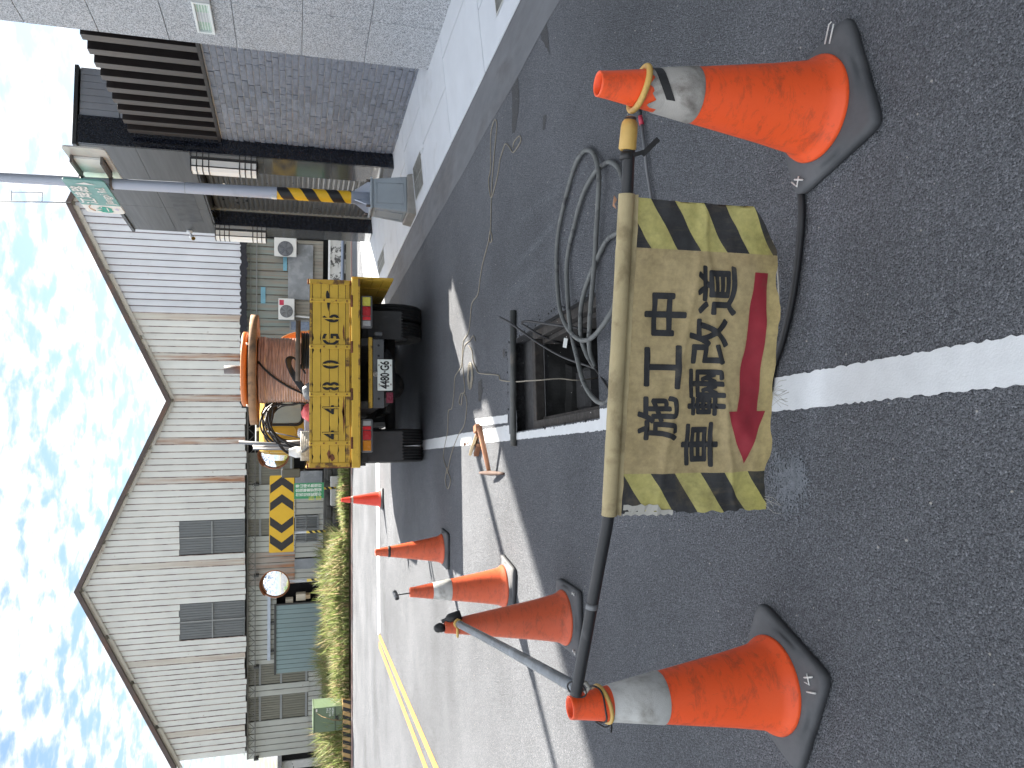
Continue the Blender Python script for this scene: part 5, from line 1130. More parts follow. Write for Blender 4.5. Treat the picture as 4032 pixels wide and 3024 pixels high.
# ================================================================ FOREGROUND: CONES, POLES, BANNER
def cone_mat(name, c, c2, wear):
    m, nt, N, L, b = _new(name); oi_ = N.new('ShaderNodeObjectInfo'); ad_ = N.new('ShaderNodeVectorMath'); ad_.operation = 'MULTIPLY_ADD'; L.new(oi_.outputs['Random'], ad_.inputs[0]); ad_.inputs[1].default_value = (17, 9, 13); L.new(coords(N, L), ad_.inputs[2]); v = ad_.outputs[0]
    mp_ = N.new('ShaderNodeMapping'); mp_.inputs['Scale'].default_value = (1, 1, 2.2); L.new(v, mp_.inputs[0]); mq_ = N.new('ShaderNodeMapping'); mq_.inputs['Scale'].default_value = (9, 9, 1); L.new(v, mq_.inputs[0])
    col = mixc(N, L, nz(N, L, v, 4, 5), c, c2)
    sc = ramp(N, L, nz(N, L, mp_.outputs[0], 13, 9, .78, .4), [(.50, 0), (.76, wear)]); col = mixc(N, L, sc, col, (.11, .04, .025))
    sc2 = ramp(N, L, nz(N, L, mq_.outputs[0], 9, 5, .7), [(.66, 0), (.76, wear * .6)]); col = mixc(N, L, sc2, col, (.14, .055, .035))
    oi = N.new('ShaderNodeSeparateXYZ'); L.new(v, oi.inputs[0])
    L.new(col, b.inputs['Base Color']); b.inputs['Roughness'].default_value = .42; b.inputs['Subsurface Weight'].default_value = .0
    bn = N.new('ShaderNodeBump'); bn.inputs['Strength'].default_value = .12; bn.inputs['Distance'].default_value = .01; L.new(nz(N, L, v, 22, 4), bn.inputs['Height']); L.new(bn.outputs[0], b.inputs['Normal'])
cone_mat('cone_orange', (.84, .084, .016), (.88, .11, .02), .7); cone_mat('cone_faded', (.56, .085, .03), (.66, .12, .045), .8); cone_mat('cone_red', (.68, .045, .025), (.76, .06, .03), .3)
mat('cone_rubber', (.070, .073, .079), .7, var=.25, vs=6, dirt=(.13, .13, .134), ds=5, dthr=.54, dsoft=.25, dmax=.6, bump=.15, bs=50)
mat('reflective_white', (.55, .55, .53), .5, var=.08, vs=20, dirt=(.20, .185, .16), ds=7, dthr=.50, dsoft=.16, dmax=.8, bump=.25, bs=330)
mat('reflective_worn', (.42, .40, .37), .6, var=.15, vs=16, dirt=(.12, .10, .085), ds=8, dthr=.48, dsoft=.14, dmax=.8, bump=.3, bs=330)
mat('tape_black', (.018, .018, .019), .5, var=.15); mat('chalk', (.62, .62, .60), .9); mat('ring_yellow', (.58, .37, .10), .5, var=.18, vs=8, dirt=(.30, .17, .05), ds=9, dthr=.55)
mat('pole_black', (.020, .0215, .024), .45, var=.3, vs=7, dirt=(.12, .12, .125), ds=6, dthr=.58, dmax=.6, rvar=.08); mat('pole_dusty', (.13, .145, .16), .4, var=.25, vs=5, dirt=(.30, .33, .36), ds=6, dthr=.52, dmax=.7, rvar=.08)
mat('wire_black', (.015, .015, .016), .5); mat('cone_inside', (.55, .03, .012), .6)
CH_ = .70
def crad(z):     # outer radius of the cone body at height z
    if z < .075: return .124
    return .124 + (.036 - .124) * (z - .075) / (.665 - .075) if z < .665 else .036 - (.004) * (z - .665) / .035
def cone(lab, x, y, rz, mcol, bands=(), side=.355, marks=(), rim=True, tilt=0.0):
    t = thing('traffic_cone', lab, 'traffic cone', (x, y, 0), rz, group='orange traffic cones', inplace=False)
    # rubber base: rounded square slab that swells up to the body
    mb = MB(); n = 64; ringsz = [(.5, .004, 0), (.5, .022, 0), (.488, .030, 0), (.46, .033, .1), (.425, .040, .9), (.385, .046, 1.0), (.30, .047, 1.0)]; vs = []
    for f, z, circ in ringsz:
        for k in range(n):
            a = 2 * math.pi * k / n; c, s_ = math.cos(a), math.sin(a); p = 13.0
            sq = 1.0 / ((abs(c) ** p + abs(s_) ** p) ** (1 / p)); rr = f * side * (sq * (1 - circ) + circ * 1.12); vs.append((rr * c, rr * s_, z))
    fs = [tuple(reversed(range(n)))] + [(i*n+k, i*n+(k+1) % n, (i+1)*n+(k+1) % n, (i+1)*n+k) for i in range(len(ringsz) - 1) for k in range(n)]
    mb.add(vs, fs, smooth=True); base = mb.build('base', 'cone_rubber', t)
    zs = [.050, .055, .062, .075, .10, .2, .3, .4, .5, .6, .655, .665, .695, .70]
    prof = [(.144, .044), (.1465, .050), (.143, .058), (.133, .072), (.124, .095)] + [(crad(z), z) for z in zs[5:]] + [(.030, .701), (.026, .698), (.026, .66), (.05, .5), (.1, .12)]
    mb = MB(); mb.lathe(prof, 56); body = mb.build('body', mcol, t)
    for z0, z1, m in bands:
        e = .0022; mb = MB(); k = 56; lo = [random.uniform(-.004, .004) for _ in range(k)]; 
        mb.lathe([(crad(z0) + e * .2, z0), (crad(z0) + e, z0 + .002), (crad((z0 + z1) / 2) + e, (z0 + z1) / 2), (crad(z1) + e, z1 - .002), (crad(z1) + e * .2, z1)], 56); mb.build('reflective_band' if 'reflective' in m else 'tape', m, t)
    for (mx_, my_, ang, strokes) in marks:
        for st in strokes:
            c, s_ = math.cos(ang), math.sin(ang); mb = MB(); mb.tube([(mx_ + c * u - s_ * v, my_ + s_ * u + c * v, (.0405)) for u, v in st], .0026, 4); mb.build('chalk_mark', 'chalk', base)
    return t
four = [[(0, .03), (-.012, .0), (.018, .0)], [(.008, .018), (.008, -.022)]]
NLc = cone('near left orange cone with clean white band holding both barrier poles', -.690, 2.132, math.radians(-27), 'cone_orange', [(.420, .582, 'reflective_white')], marks=[(.130, -.130, .75, four + [[(-.035, -.02), (-.03, .02)]])])
NRc = cone('near right orange cone with torn dirty white band and black tape', .975, 1.768, math.radians(13), 'cone_orange', [(.428, .54, 'reflective_worn')], marks=[(.15, -.12, .9, [[(0, .02), (0, -.03)], [(.02, .02), (.02, -.03), (.012, -.036)]]), (-.15, .135, -.6, four)])
c2c = cone('faded orange cone without band holding a black bottle and pole end', -.835, 4.045, math.radians(-4), 'cone_faded', [], marks=[(.15, -.14, 0, [[(0, .02), (.012, .02), (0, -.01), (.014, -.01)]]), (-.15, -.14, 0, [[(0, .02), (.015, .01), (-.005, -.015), (.015, -.02)]])])
c3c = cone('orange cone with worn white band and a small rod in its top', -.850, 5.31, math.radians(-12), 'cone_faded', [(.42, .545, 'reflective_white')])
c4c = cone('orange cone with black tape near the top left of the truck', -.825, 7.66, math.radians(-5), 'cone_faded', [(.555, .58, 'tape_black')])
c5c = cone('far red cone with black tape standing beyond the truck', -.55, 13.45, math.radians(3), 'cone_red', [(.50, .53, 'reflective_worn'), (.535, .55, 'tape_black')])
# near right cone: torn patch and diagonal tape
mb = MB(); vs = []; k = 16
for i in range(k + 1):
    t = i / k; a = math.radians(-150 + 150 * t); z = .515 - .0 * t + .06 * t
    for dz in (-.012, .012): r = crad(z + dz) + .0035; vs.append((r * math.cos(a), r * math.sin(a), z + dz + .008 * math.sin(6 * t)))
mb.add(vs, [(2*i, 2*i+2, 2*i+3, 2*i+1) for i in range(k)]); mb.build('tape', 'tape_black', NRc)
mb = MB(); vs = []
for i in range(k + 1):
    t = i / k; a = math.radians(-185 + 120 * t)
    for z in (.53, .56 + .02 * mnoise.noise((t * 6, 0, 0)) + .012 * t): r = crad(z) + .0024; vs.append((r * math.cos(a), r * math.sin(a), z))
mb.add(vs, [(2*i, 2*i+2, 2*i+3, 2*i+1) for i in range(k)]); mb.build('reflective_band', 'reflective_worn', NRc)
# barrier pole with yellow loop (right) and wire lashing (left)
def cone_ring(root, cx, cy, z, r, wr=.010, tilt=Matrix.Identity(4), m='ring_yellow'):
    mb = MB(); pts = [Matrix.Translation((cx, cy, z)) @ tilt @ Vector((r * math.cos(a), r * math.sin(a), 0)) for a in np.linspace(0, 2 * math.pi, 33)[:-1]]; mb.tube(pts, wr, 10, closed=True); return mb.build('loop', m, root)
pL, pR = Vector((-.645, 2.105, .688)), Vector((.905, 1.795, .600))
BP = thing('barrier_pole', 'black barrier pole with yellow loop end spanning the two near cones', 'pole', (.1, 1.95, .6))
mb = MB(); n = 24; mb.tube(smooth_path([(-.650, 2.106, .690), (-.525, 2.081, .671), (-.40, 2.056, .652), (-.27, 2.03, .632), (-.16, 2.008, .615), (-.06, 1.988, .610), (.28, 1.92, .604), (.703, 1.835, .600), (.905, 1.795, .600)], 6), .0165, 16); mb.build('tube', 'pole_black', BP)
d = (pR - pL).normalized(); rc = Vector((.975, 1.768, .583))
cone_ring(BP, rc.x, rc.y, rc.z, .058, .0085, Matrix.Rotation(math.radians(14), 4, 'Y'))
s0 = pR - d * .025; s1 = Vector((.918, 1.782, .592))
mb = MB(); mb.tube([s0 - d * .06, s0 - d * .055, s0 + d * .0, s0 + d * .012, s0 + d * .028], [.019, .0235, .0225, .021, .010], 18); mb.build('socket', 'ring_yellow', BP)
mb = MB(); mb.tube([s0 - d * .065, s0 - d * .085], .018, 14); mb.build('tape', 'tape_black', BP)
mb = MB(); a_ = s0 - d * .072; mb.add([a_ + Vector((0, -.017, -.01)), a_ + Vector((.012, -.02, -.045)), a_ + Vector((.002, -.022, -.05)), a_ + Vector((-.012, -.018, -.012))], [(0, 1, 2, 3)]); mb.add([a_ + Vector((0, -.019, -.03)), a_ + Vector((.045, -.03, -.075)), a_ + Vector((.035, -.03, -.085)), a_ + Vector((-.01, -.02, -.04))], [(0, 1, 2, 3)]); mb.build('tape_tail', 'tape_black', BP)
mb = MB(); p_ = Vector((-.40, 2.056, .652)); mb.tube([p_ - d * .008, p_ + d * .008], .0178, 14); mb.build('silver_tape', 'galv_pipe', BP)
# second pole running back to the middle cone
qa, qb = Vector((-.655, 2.165, .655)), Vector((-.812, 3.985, .640))
P2 = thing('side_pole', 'dusty grey barrier pole running back to the faded middle cone', 'pole', (-.74, 3.0, .64))
mb = MB(); mb.tube([qa.lerp(qb, i / 16) - Vector((0, 0, .006 * math.sin(math.pi * i / 16))) for i in range(17)], .0185, 16); mb.build('tube', 'pole_dusty', P2)
d2 = (qb - qa).normalized(); mb = MB(); mb.tube([qb - d2 * .02, qb + d2 * .015], .0235, 16); mb.build('socket', 'ring_yellow', P2); cone_ring(P2, -.835, 4.045, .632, .052, .007, Matrix.Rotation(math.radians(-12), 4, 'X'))
# lashing at the left cone
LS = thing('wire_lashing', 'black wire and yellow cord lashing both poles to the near left cone', 'wire', (-.69, 2.13, .63))
mb = MB(); tl_ = Matrix.Rotation(math.radians(10), 4, 'X') @ Matrix.Rotation(math.radians(-8), 4, 'Y'); mb.tube([Matrix.Translation((-.688, 2.13, .618)) @ tl_ @ Vector(((crad(.618) + .008) * math.cos(a), (crad(.618) + .008) * math.sin(a), .004 * math.sin(3 * a))) for a in np.linspace(0, 2 * math.pi, 40)[:-1]], .0028, 6, closed=True); mb.build('wire', 'wire_black', LS)
cone_ring(LS, -.690, 2.132, .60, crad(.60) + .006, .0062, Matrix.Rotation(math.radians(6), 4, 'X') @ Matrix.Rotation(math.radians(-12), 4, 'Y'))
mb = MB(); random.seed(3); c_ = pL + Vector((.012, -.004, .0)); pts = [c_ + Vector((.022 * math.cos(a * 1.0) , .016 * math.sin(a), .022 * math.sin(a * 1.0 + .4))) for a in np.linspace(0, 16, 60)]; mb.tube(pts, .0024, 5); mb.build('knot', 'wire_black', LS)
mb = MB(); mb.tube([c_ + Vector((-.008, -.01, -.02)), c_ + Vector((.006, -.016, -.03)), c_ + Vector((.018, -.012, -.024)), c_ + Vector((.02, -.006, -.01))], .006, 7); mb.build('cord', mat('cord_grey', (.30, .29, .26), .8), LS)
mb = MB(); mb.tube(smooth_path([Vector((-.735, 2.13, .625)), Vector((-.750, 2.12, .60)), Vector((-.742, 2.11, .585)), Vector((-.76, 2.10, .59))], 5), .0024, 5); mb.build('wire_end', 'wire_black', LS)
# black bottle and bag in the middle cone
BT = thing('black_bottle', 'black taped bottle hanging at the top of the faded cone', 'bottle', (-.80, 4.04, .65)); A_, B_ = Vector((-.775, 4.03, .615)), Vector((-.806, 4.045, .715))
mb = MB(); dd = (B_ - A_); mb.tube([A_, A_ + dd * .02, A_ + dd * .6, A_ + dd * .72, A_ + dd * .8, B_], [.018, .025, .025, .018, .010, .010], 16); mb.build('body', 'tape_black', BT)
blob('black_rag', 'crumpled black plastic rag stuffed in the faded cone top', 'rag', (-.838, 4.045, .725), .026, 'tape_black', 4, (.9, .9, 1.2))
# rod with a short tube in cone three
RD = thing('rod_lamp', 'thin rod with short silver tube stuck in the cone top', 'rod', (-.85, 5.31, .70)); mb = MB(); mb.tube([(-.852, 5.31, .66), (-.862, 5.31, .785)], .004, 6); mb.build('rod', 'wire_black', RD); mb = MB(); mb.tube([(-.845, 5.33, .80), (-.878, 5.27, .79)], .016, 14); tb_ = mb.build('tube', 'galv_pipe', RD); mb = MB(); mb.tube([(-.8781, 5.2699, .79), (-.880, 5.267, .7895)], .009, 10); mb.build('bore', 'ink_black', tb_)

# ---------------------------------------------------------------- banner
def banner_mat():
    m, nt, N, L, b = _new('banner_cloth'); uv = N.new('ShaderNodeUVMap'); uv.uv_map = 'UVMap'; sep = N.new('ShaderNodeSeparateXYZ'); L.new(uv.outputs[0], sep.inputs[0]); u, v = sep.outputs[0], sep.outputs[1]; oc = coords(N, L)
    tan = mixc(N, L, nz(N, L, oc, 6, 6, .6), (.385, .295, .145), (.51, .41, .225))
    yel = mixc(N, L, nz(N, L, oc, 9, 6, .6), (.42, .375, .115), (.54, .495, .195))
    side = mth(N, L, 'ADD', mth(N, L, 'LESS_THAN', u, .128), mth(N, L, 'GREATER_THAN', u, .845))
    ph = mth(N, L, 'FRACT', mth(N, L, 'MULTIPLY', mth(N, L, 'ADD', v, mth(N, L, 'MULTIPLY', u, 1.30)), 2.9))
    ph2 = mth(N, L, 'FRACT', mth(N, L, 'ADD', mth(N, L, 'MULTIPLY', mth(N, L, 'ADD', v, mth(N, L, 'MULTIPLY', u, 1.30)), 2.9), 0.0))
    blk = mth(N, L, 'LESS_THAN', ph, .47)
    col = mixc(N, L, side, tan, yel); kb = mth(N, L, 'MULTIPLY', side, blk); col = mixc(N, L, kb, col, mixc(N, L, nz(N, L, oc, 14, 5), (.022, .023, .025), (.055, .056, .058)))
    low = mixc(N, L, ramp(N, L, v, [(.80, 0), (.95, .55)]), col, mixc(N, L, 1.0, col, (1.1, 1.1, .85), 'MULTIPLY')); col = low
    dirt = ramp(N, L, nz(N, L, oc, 11, 7, .68, .5), [(.54, 0), (.72, .42)]); col = mixc(N, L, dirt, col, (.18, .14, .075)); dr2 = ramp(N, L, nz(N, L, coords(N, L, (14, 14, 2.0)), 3.5, 6, .7), [(.52, 0), (.72, .22)]); col = mixc(N, L, dr2, col, (.20, .16, .09)); dr3 = ramp(N, L, nz(N, L, oc, 55, 4, .7), [(.35, .86), (.65, 1.1)]); col = mixc(N, L, 1.0, col, dr3, 'MULTIPLY')
    L.new(col, b.inputs['Base Color']); b.inputs['Roughness'].default_value = .72
    wv = mth(N, L, 'ADD', mth(N, L, 'SINE', mth(N, L, 'MULTIPLY', u, 2600)), mth(N, L, 'SINE', mth(N, L, 'MULTIPLY', v, 1300)))
    bn = N.new('ShaderNodeBump'); bn.inputs['Strength'].default_value = .25; bn.inputs['Distance'].default_value = .002; L.new(mth(N, L, 'ADD', mth(N, L, 'MULTIPLY', wv, .12), nz(N, L, oc, 60, 5)), bn.inputs['Height']); L.new(bn.outputs[0], b.inputs['Normal'])
    tr = N.new('ShaderNodeBsdfTranslucent'); L.new(col, tr.inputs['Color']); ms = N.new('ShaderNodeMixShader'); ms.inputs[0].default_value = .22; L.new(b.outputs[0], ms.inputs[1]); L.new(tr.outputs[0], ms.inputs[2]); L.new(ms.outputs[0], N['Material Output'].inputs['Surface'])
banner_mat(); mat('banner_ink', (.022, .023, .026), .7, var=.3, vs=25, dirt=(.09, .08, .06), ds=16, dthr=.58, dmax=.6); mat('banner_red', (.30, .022, .035), .65, var=.2, vs=12, dirt=(.20, .10, .06), ds=14, dthr=.6, dmax=.5); mat('sleeve_cloth', (.40, .33, .185), .75, var=.12, vs=14, dirt=(.24, .19, .10), ds=9, dthr=.5, bump=.3, bs=500); mat('torn_white', (.42, .41, .37), .8)
bL, bR = Vector((-.142, 2.004, .611)), Vector((.703, 1.835, .600)); bu = (bR - bL); BWd = bu.length; bn_ = Vector((bu.y, -bu.x, 0)).normalized()    # towards the camera
def bsurf(u, v, e=0.0):
    """a point of the hanging cloth: u left to right, v top to bottom"""
    p = bL.lerp(bR, u); drop = .030 + v * (.440 + .004 * math.sin(u * 5 + .5) - .004 * u)
    w = .006 * v * math.sin(u * 9 + 1.2 + v * 1.4) + .005 * math.sin(u * 17 + v * 3.2) * (.15 + v) + .004 * math.sin(u * 31 - v * 5) * v + .013 * mnoise.noise((u * 6.5, v * 4.5, .7)) * (.3 + v) + .006 * mnoise.noise((u * 16, v * 9, 4.0)) + .006 * math.exp(-((v - .22 - .25 * u) / .03) ** 2) + .006 * math.exp(-((v - .78 + .35 * u) / .025) ** 2)
    return p + Vector((0, 0, -drop)) + bn_ * (.012 + w + .02 * v + e)
BNR = thing('warning_banner', 'dirty yellow roadworks banner with black characters and red left arrow', 'banner', bL.lerp(bR, .5) - Vector((0, 0, .45)))
nu, nv = 190, 110; vs, fs, uvs = [], [], []
def vbot(u):      # ragged lower hem, torn right-hand corner
    base = 1.0 + .008 * math.sin(u * 40) + .006 * mnoise.noise((u * 30, 0, 0))
    if u > .86: base = 1.0 - .24 * ((u - .86) / .14) ** 1.3
    return base
for i in range(nu + 1):
    for j in range(nv + 1):
        u = i / nu; v = vbot(u) * j / nv; uu = u
        if i == 0: uu = .010 * mnoise.noise((v * 14, 0, 2)) + (.012 if .02 < v < .36 else 0)
        if i == nu: uu = 1 + .004 * mnoise.noise((v * 14, 3, 2)) - .02 * v
        vs.append(bsurf(uu, v)); uvs.append((uu, v))
for i in range(nu):
    for j in range(nv): a = i * (nv + 1) + j; fs.append((a, a + 1, a + nv + 2, a + nv + 1))
mb = MB(); mb.add(vs, fs, smooth=True); cl = mb.build('cloth', 'banner_cloth', BNR)
ul = cl.data.uv_layers.new(name='UVMap')
for lp in cl.data.loops: ul.data[lp.index].uv = uvs[lp.vertex_index]
def print_on(name, vs2, fs2, m, e):
    bm = bmesh.new(); bv = [bm.verts.new((p[0], p[1], p[2] if len(p) > 2 else 0)) for p in vs2]
    for f in fs2:
        try: bm.faces.new([bv[i] for i in f])
        except ValueError: pass
    bmesh.ops.triangulate(bm, faces=bm.faces[:])
    for _ in range(5):
        ed = [e_ for e_ in bm.edges if e_.calc_length() > .016]
        if not ed: break
        bmesh.ops.subdivide_edges(bm, edges=ed, cuts=1); bmesh.ops.triangulate(bm, faces=bm.faces[:])
    bm.verts.index_update(); mb = MB(); mb.add([bsurf(v.co.x, v.co.y, e + v.co.z) for v in bm.verts], [tuple(v.index for v in f.verts) for f in bm.faces], smooth=True); bm.free(); return mb.build(name, m, BNR)
BHt = .44
for ch, u, v, sx, sy in (('施', .308, .200, .125, .118), ('工', .473, .215, .122, .108), ('中', .640, .215, .118, .125), ('車', .222, .505, .128, .112), ('輛', .393, .517, .132, .112), ('改', .558, .520, .130, .118), ('道', .722, .552, .138, .122)):
    tv, tf = text_mesh(ch, 1.0, .024); xs = [p.x for p in tv]; ys = [p.y for p in tv]; mx_, my_ = (max(xs) + min(xs)) / 2, (max(ys) + min(ys)) / 2
    print_on('character', [(u + (p.x - mx_) * sx / BWd / (max(xs) - min(xs)), v - (p.y - my_) * sy / BHt / (max(ys) - min(ys)) - .08 * (p.x - mx_) * sx / BWd, p.z) for p in tv], tf, 'banner_ink', .0030)
arrow = [(.785, .815), (.785, .925), (.332, .893), (.332, .955), (.157, .815), (.332, .670), (.332, .735)]
print_on('arrow', arrow, [(0, 1, 2, 6), (3, 4, 5)], 'banner_red', .0030)
# sleeve round the pole, left torn edge
mb = MB(); n = 40; pts = []; prof = []
for i in range(n + 1):
    t = -.008 + 1.016 * i / n; c = bL.lerp(bR, t); r = .0215 + .0012 * mnoise.noise((t * 25, 0, 1)); ring = []
    for k in range(15):
        a = math.radians(-100 + 20 * k + 0); dd = Vector((0, 0, 1)) * math.cos(a) + bn_ * math.sin(a); ring.append(c + dd * r + Vector((0, 0, .001)))
    ring.append(bsurf(t, .0, .001)); prof.append(ring)
# order each ring from back to front and down to the seam
vs = [p for ring in prof for p in ring]; kk = len(prof[0])
mb.add(vs, [(i*kk+j, (i+1)*kk+j, (i+1)*kk+j+1, i*kk+j+1) for i in range(n) for j in range(kk - 1)], smooth=True); mb.build('sleeve', 'sleeve_cloth', BNR)
mb = MB(); vs = []
for i in range(13): v = .01 + .33 * i / 12; vs += [bsurf(-.010 + .006 * (i % 2), v, -.001), bsurf(.028 + .010 * mnoise.noise((i * .9, 0, 0)) - (.018 if i > 8 else 0), v, .0025)]
mb.add(vs, [(2*i, 2*i+2, 2*i+3, 2*i+1) for i in range(12)]); mb.build('torn_edge', 'torn_white', BNR)
for k in range(16):
    mb = MB(); u = random.choice((.02, .03, .05, .38, .40, .36)) + random.uniform(-.02, .02); p = bsurf(u, 1.0); q_ = p + Vector((random.uniform(-.03, .03), -.01, -random.uniform(.01, .05))); mb.tube([p, p.lerp(q_, .5) + Vector((random.uniform(-.01, .01), 0, 0)), q_], .0007, 4); mb.build('loose_thread', 'torn_white', BNR)
# ================================================================ OPEN PIT AND WHAT LIES AROUND IT
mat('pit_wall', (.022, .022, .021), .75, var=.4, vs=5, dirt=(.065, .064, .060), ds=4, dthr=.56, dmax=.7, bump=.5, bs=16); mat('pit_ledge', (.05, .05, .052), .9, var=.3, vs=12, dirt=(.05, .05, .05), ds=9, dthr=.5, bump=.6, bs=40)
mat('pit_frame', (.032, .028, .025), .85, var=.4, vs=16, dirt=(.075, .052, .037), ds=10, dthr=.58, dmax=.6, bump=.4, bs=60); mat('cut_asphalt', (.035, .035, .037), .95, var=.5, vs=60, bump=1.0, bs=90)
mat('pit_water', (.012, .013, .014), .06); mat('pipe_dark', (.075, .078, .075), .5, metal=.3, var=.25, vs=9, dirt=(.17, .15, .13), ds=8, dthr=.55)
hx0, hx1, hy0, hy1 = HOLE; PT = thing('manhole_pit', 'open rectangular manhole pit cut through the white line', 'pit', ((hx0 + hx1) / 2, 4.3, -1.2)); yl = 4.74
def pb(name, lo, hi, m, parent=PT, bevel=.0): mb = MB(); mb.box(lo, hi); return mb.build(name, m, parent, bevel=bevel, seg=1)
# trench shelf at the far end
pb('trench_floor', (hx0 - .02, yl, -.16), (hx1 + .02, hy1 + .02, -.115), 'pit_ledge')
def rough_face(a, b, z0, z1, m, name='cut_edge', amp=.012, n=40):
    a, b = Vector(a), Vector(b); d_ = (b - a).normalized(); nn = Vector((-d_.y, d_.x)); mb = MB(); vs = []; k = 5
    for i in range(n + 1):
        p = a.lerp(b, i / n)
        for j in range(k + 1):
            z = z0 + (z1 - z0) * j / k; q_ = p + nn * (amp * mnoise.noise((p.x * 30, p.y * 30, z * 30)) * (0 if j == k else 1) + .0); vs.append((q_.x, q_.y, z))
    mb.add(vs, [(i*(k+1)+j, (i+1)*(k+1)+j, (i+1)*(k+1)+j+1, i*(k+1)+j+1) for i in range(n) for j in range(k)]); return mb.build(name, m, PT)
for a, b in (((hx0, hy0), (hx1, hy0)), ((hx1, hy0), (hx1, hy1)), ((hx1, hy1), (hx0, hy1)), ((hx0, hy1), (hx0, hy0))): rough_face(a, b, -.115, -.0005, 'cut_asphalt')
# far cut edge broken in two tones
mb = MB(); vs = []; n = 36
for i in range(n + 1): x = hx0 + (hx1 - hx0) * i / n; vs += [(x, hy1 - .001, .002), (x, hy1 - .045 - .03 * abs(mnoise.noise((x * 14, 0, 0))) - .02 * random.random(), -.035)]
mb.add(vs, [(2*i, 2*i+1, 2*i+3, 2*i+2) for i in range(n)]); mb.build('broken_edge', 'gutter_concrete', PT)
# pit chamber
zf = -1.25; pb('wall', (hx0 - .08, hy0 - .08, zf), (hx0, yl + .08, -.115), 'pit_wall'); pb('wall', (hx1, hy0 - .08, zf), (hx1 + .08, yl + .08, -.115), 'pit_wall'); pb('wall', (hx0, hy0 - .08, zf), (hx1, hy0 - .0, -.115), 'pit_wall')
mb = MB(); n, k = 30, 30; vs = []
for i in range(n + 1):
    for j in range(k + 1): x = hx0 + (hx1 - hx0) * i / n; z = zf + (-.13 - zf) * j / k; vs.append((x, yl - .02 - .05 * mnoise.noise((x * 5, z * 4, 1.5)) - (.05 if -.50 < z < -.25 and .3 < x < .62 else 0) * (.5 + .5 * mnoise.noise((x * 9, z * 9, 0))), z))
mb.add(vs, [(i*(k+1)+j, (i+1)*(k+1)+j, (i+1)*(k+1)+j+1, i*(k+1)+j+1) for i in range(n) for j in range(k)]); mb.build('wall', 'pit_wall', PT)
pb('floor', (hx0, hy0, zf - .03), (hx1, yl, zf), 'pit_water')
for lo, hi in (((hx0, hy0 + .01, -.075), (hx0 + .055, yl, -.03)), ((hx1 - .055, hy0 + .01, -.085), (hx1, yl, -.035)), ((hx0 + .055, yl - .06, -.09), (hx1 - .055, yl, -.03)), ((hx0 + .055, hy0 + .005, -.09), (hx1 - .055, hy0 + .05, -.035))): pb('frame_angle', lo, hi, 'pit_frame', bevel=.004)
for lo, hi in (((hx0 + .055, hy0 + .05, -.17), (hx0 + .075, yl - .06, -.075)), ((hx1 - .085, hy0 + .05, -.20), (hx1 - .056, yl - .06, -.085)), ): pb('frame_lip', lo, hi, 'pit_frame')
pb('block', (.32, yl - .26, -.47), (.60, yl - .05, -.30), 'pit_ledge', bevel=.03); pb('pipe_duct', (.62, yl - .14, -.60), (.80, yl - .05, -.46), 'pit_ledge', bevel=.02)
# crumbs of asphalt along the cut
def pebble_mesh(seed):
    bm = bmesh.new(); bmesh.ops.create_icosphere(bm, subdivisions=1, radius=1)
    for v in bm.verts: v.co *= 1 + .35 * mnoise.noise(v.co * 1.7 + Vector((seed, 0, 0)))
    v = [tuple(q_.co) for q_ in bm.verts]; f = [tuple(x.index for x in p.verts) for p in bm.faces]; bm.free(); return v, f
peb = [pebble_mesh(s_) for s_ in range(5)]
mb = MB()
for k in range(240):
    r = random.random()
    if r < .12: x, y = hx0 - abs(random.gauss(0, .02)), random.uniform(hy0, hy1)
    elif r < .7: x, y = hx1 + abs(random.gauss(0, .03)), random.uniform(hy0, hy1)
    elif r < .9: x, y = random.uniform(hx0, hx1), hy1 + abs(random.gauss(0, .03))
    else: x, y = random.gauss(.50, .06), random.gauss(5.95, .08)
    s_ = random.uniform(.0015, .0032) if random.random() < .8 else random.uniform(.004, .009); v, f = random.choice(peb); mb.add([(x + a * s_, y + b * s_, max(0, s_ * .4 + c * s_ * .7)) for a, b, c in v], f)
tag(mb.build('asphalt_crumbs', 'cut_asphalt'), 'loose black asphalt crumbs around the open pit', 'rubble', kind='stuff')
mb = MB()
for k in range(700):
    x, y = random.uniform(-2.2, 3.0), random.uniform(1.0, 7.5); s_ = random.uniform(.0015, .0042); v, f = random.choice(peb); mb.add([(x + a * s_, y + b * s_, max(0, s_ * .4 + c * s_ * .7)) for a, b, c in v], f)
tag(mb.build('pale_grit', mat('grit', (.34, .33, .31), .9)), 'pale grit scattered over the asphalt', 'grit', kind='stuff')
# steel pipe laid across the far end of the pit
mb = MB(); mb.tube([(.118, 5.055, .022), (1.042, 4.985, .022)], .021, 18); tag(mb.build('steel_pipe', 'pipe_dark'), 'dark steel pipe lying across the far end of the pit', 'pipe')
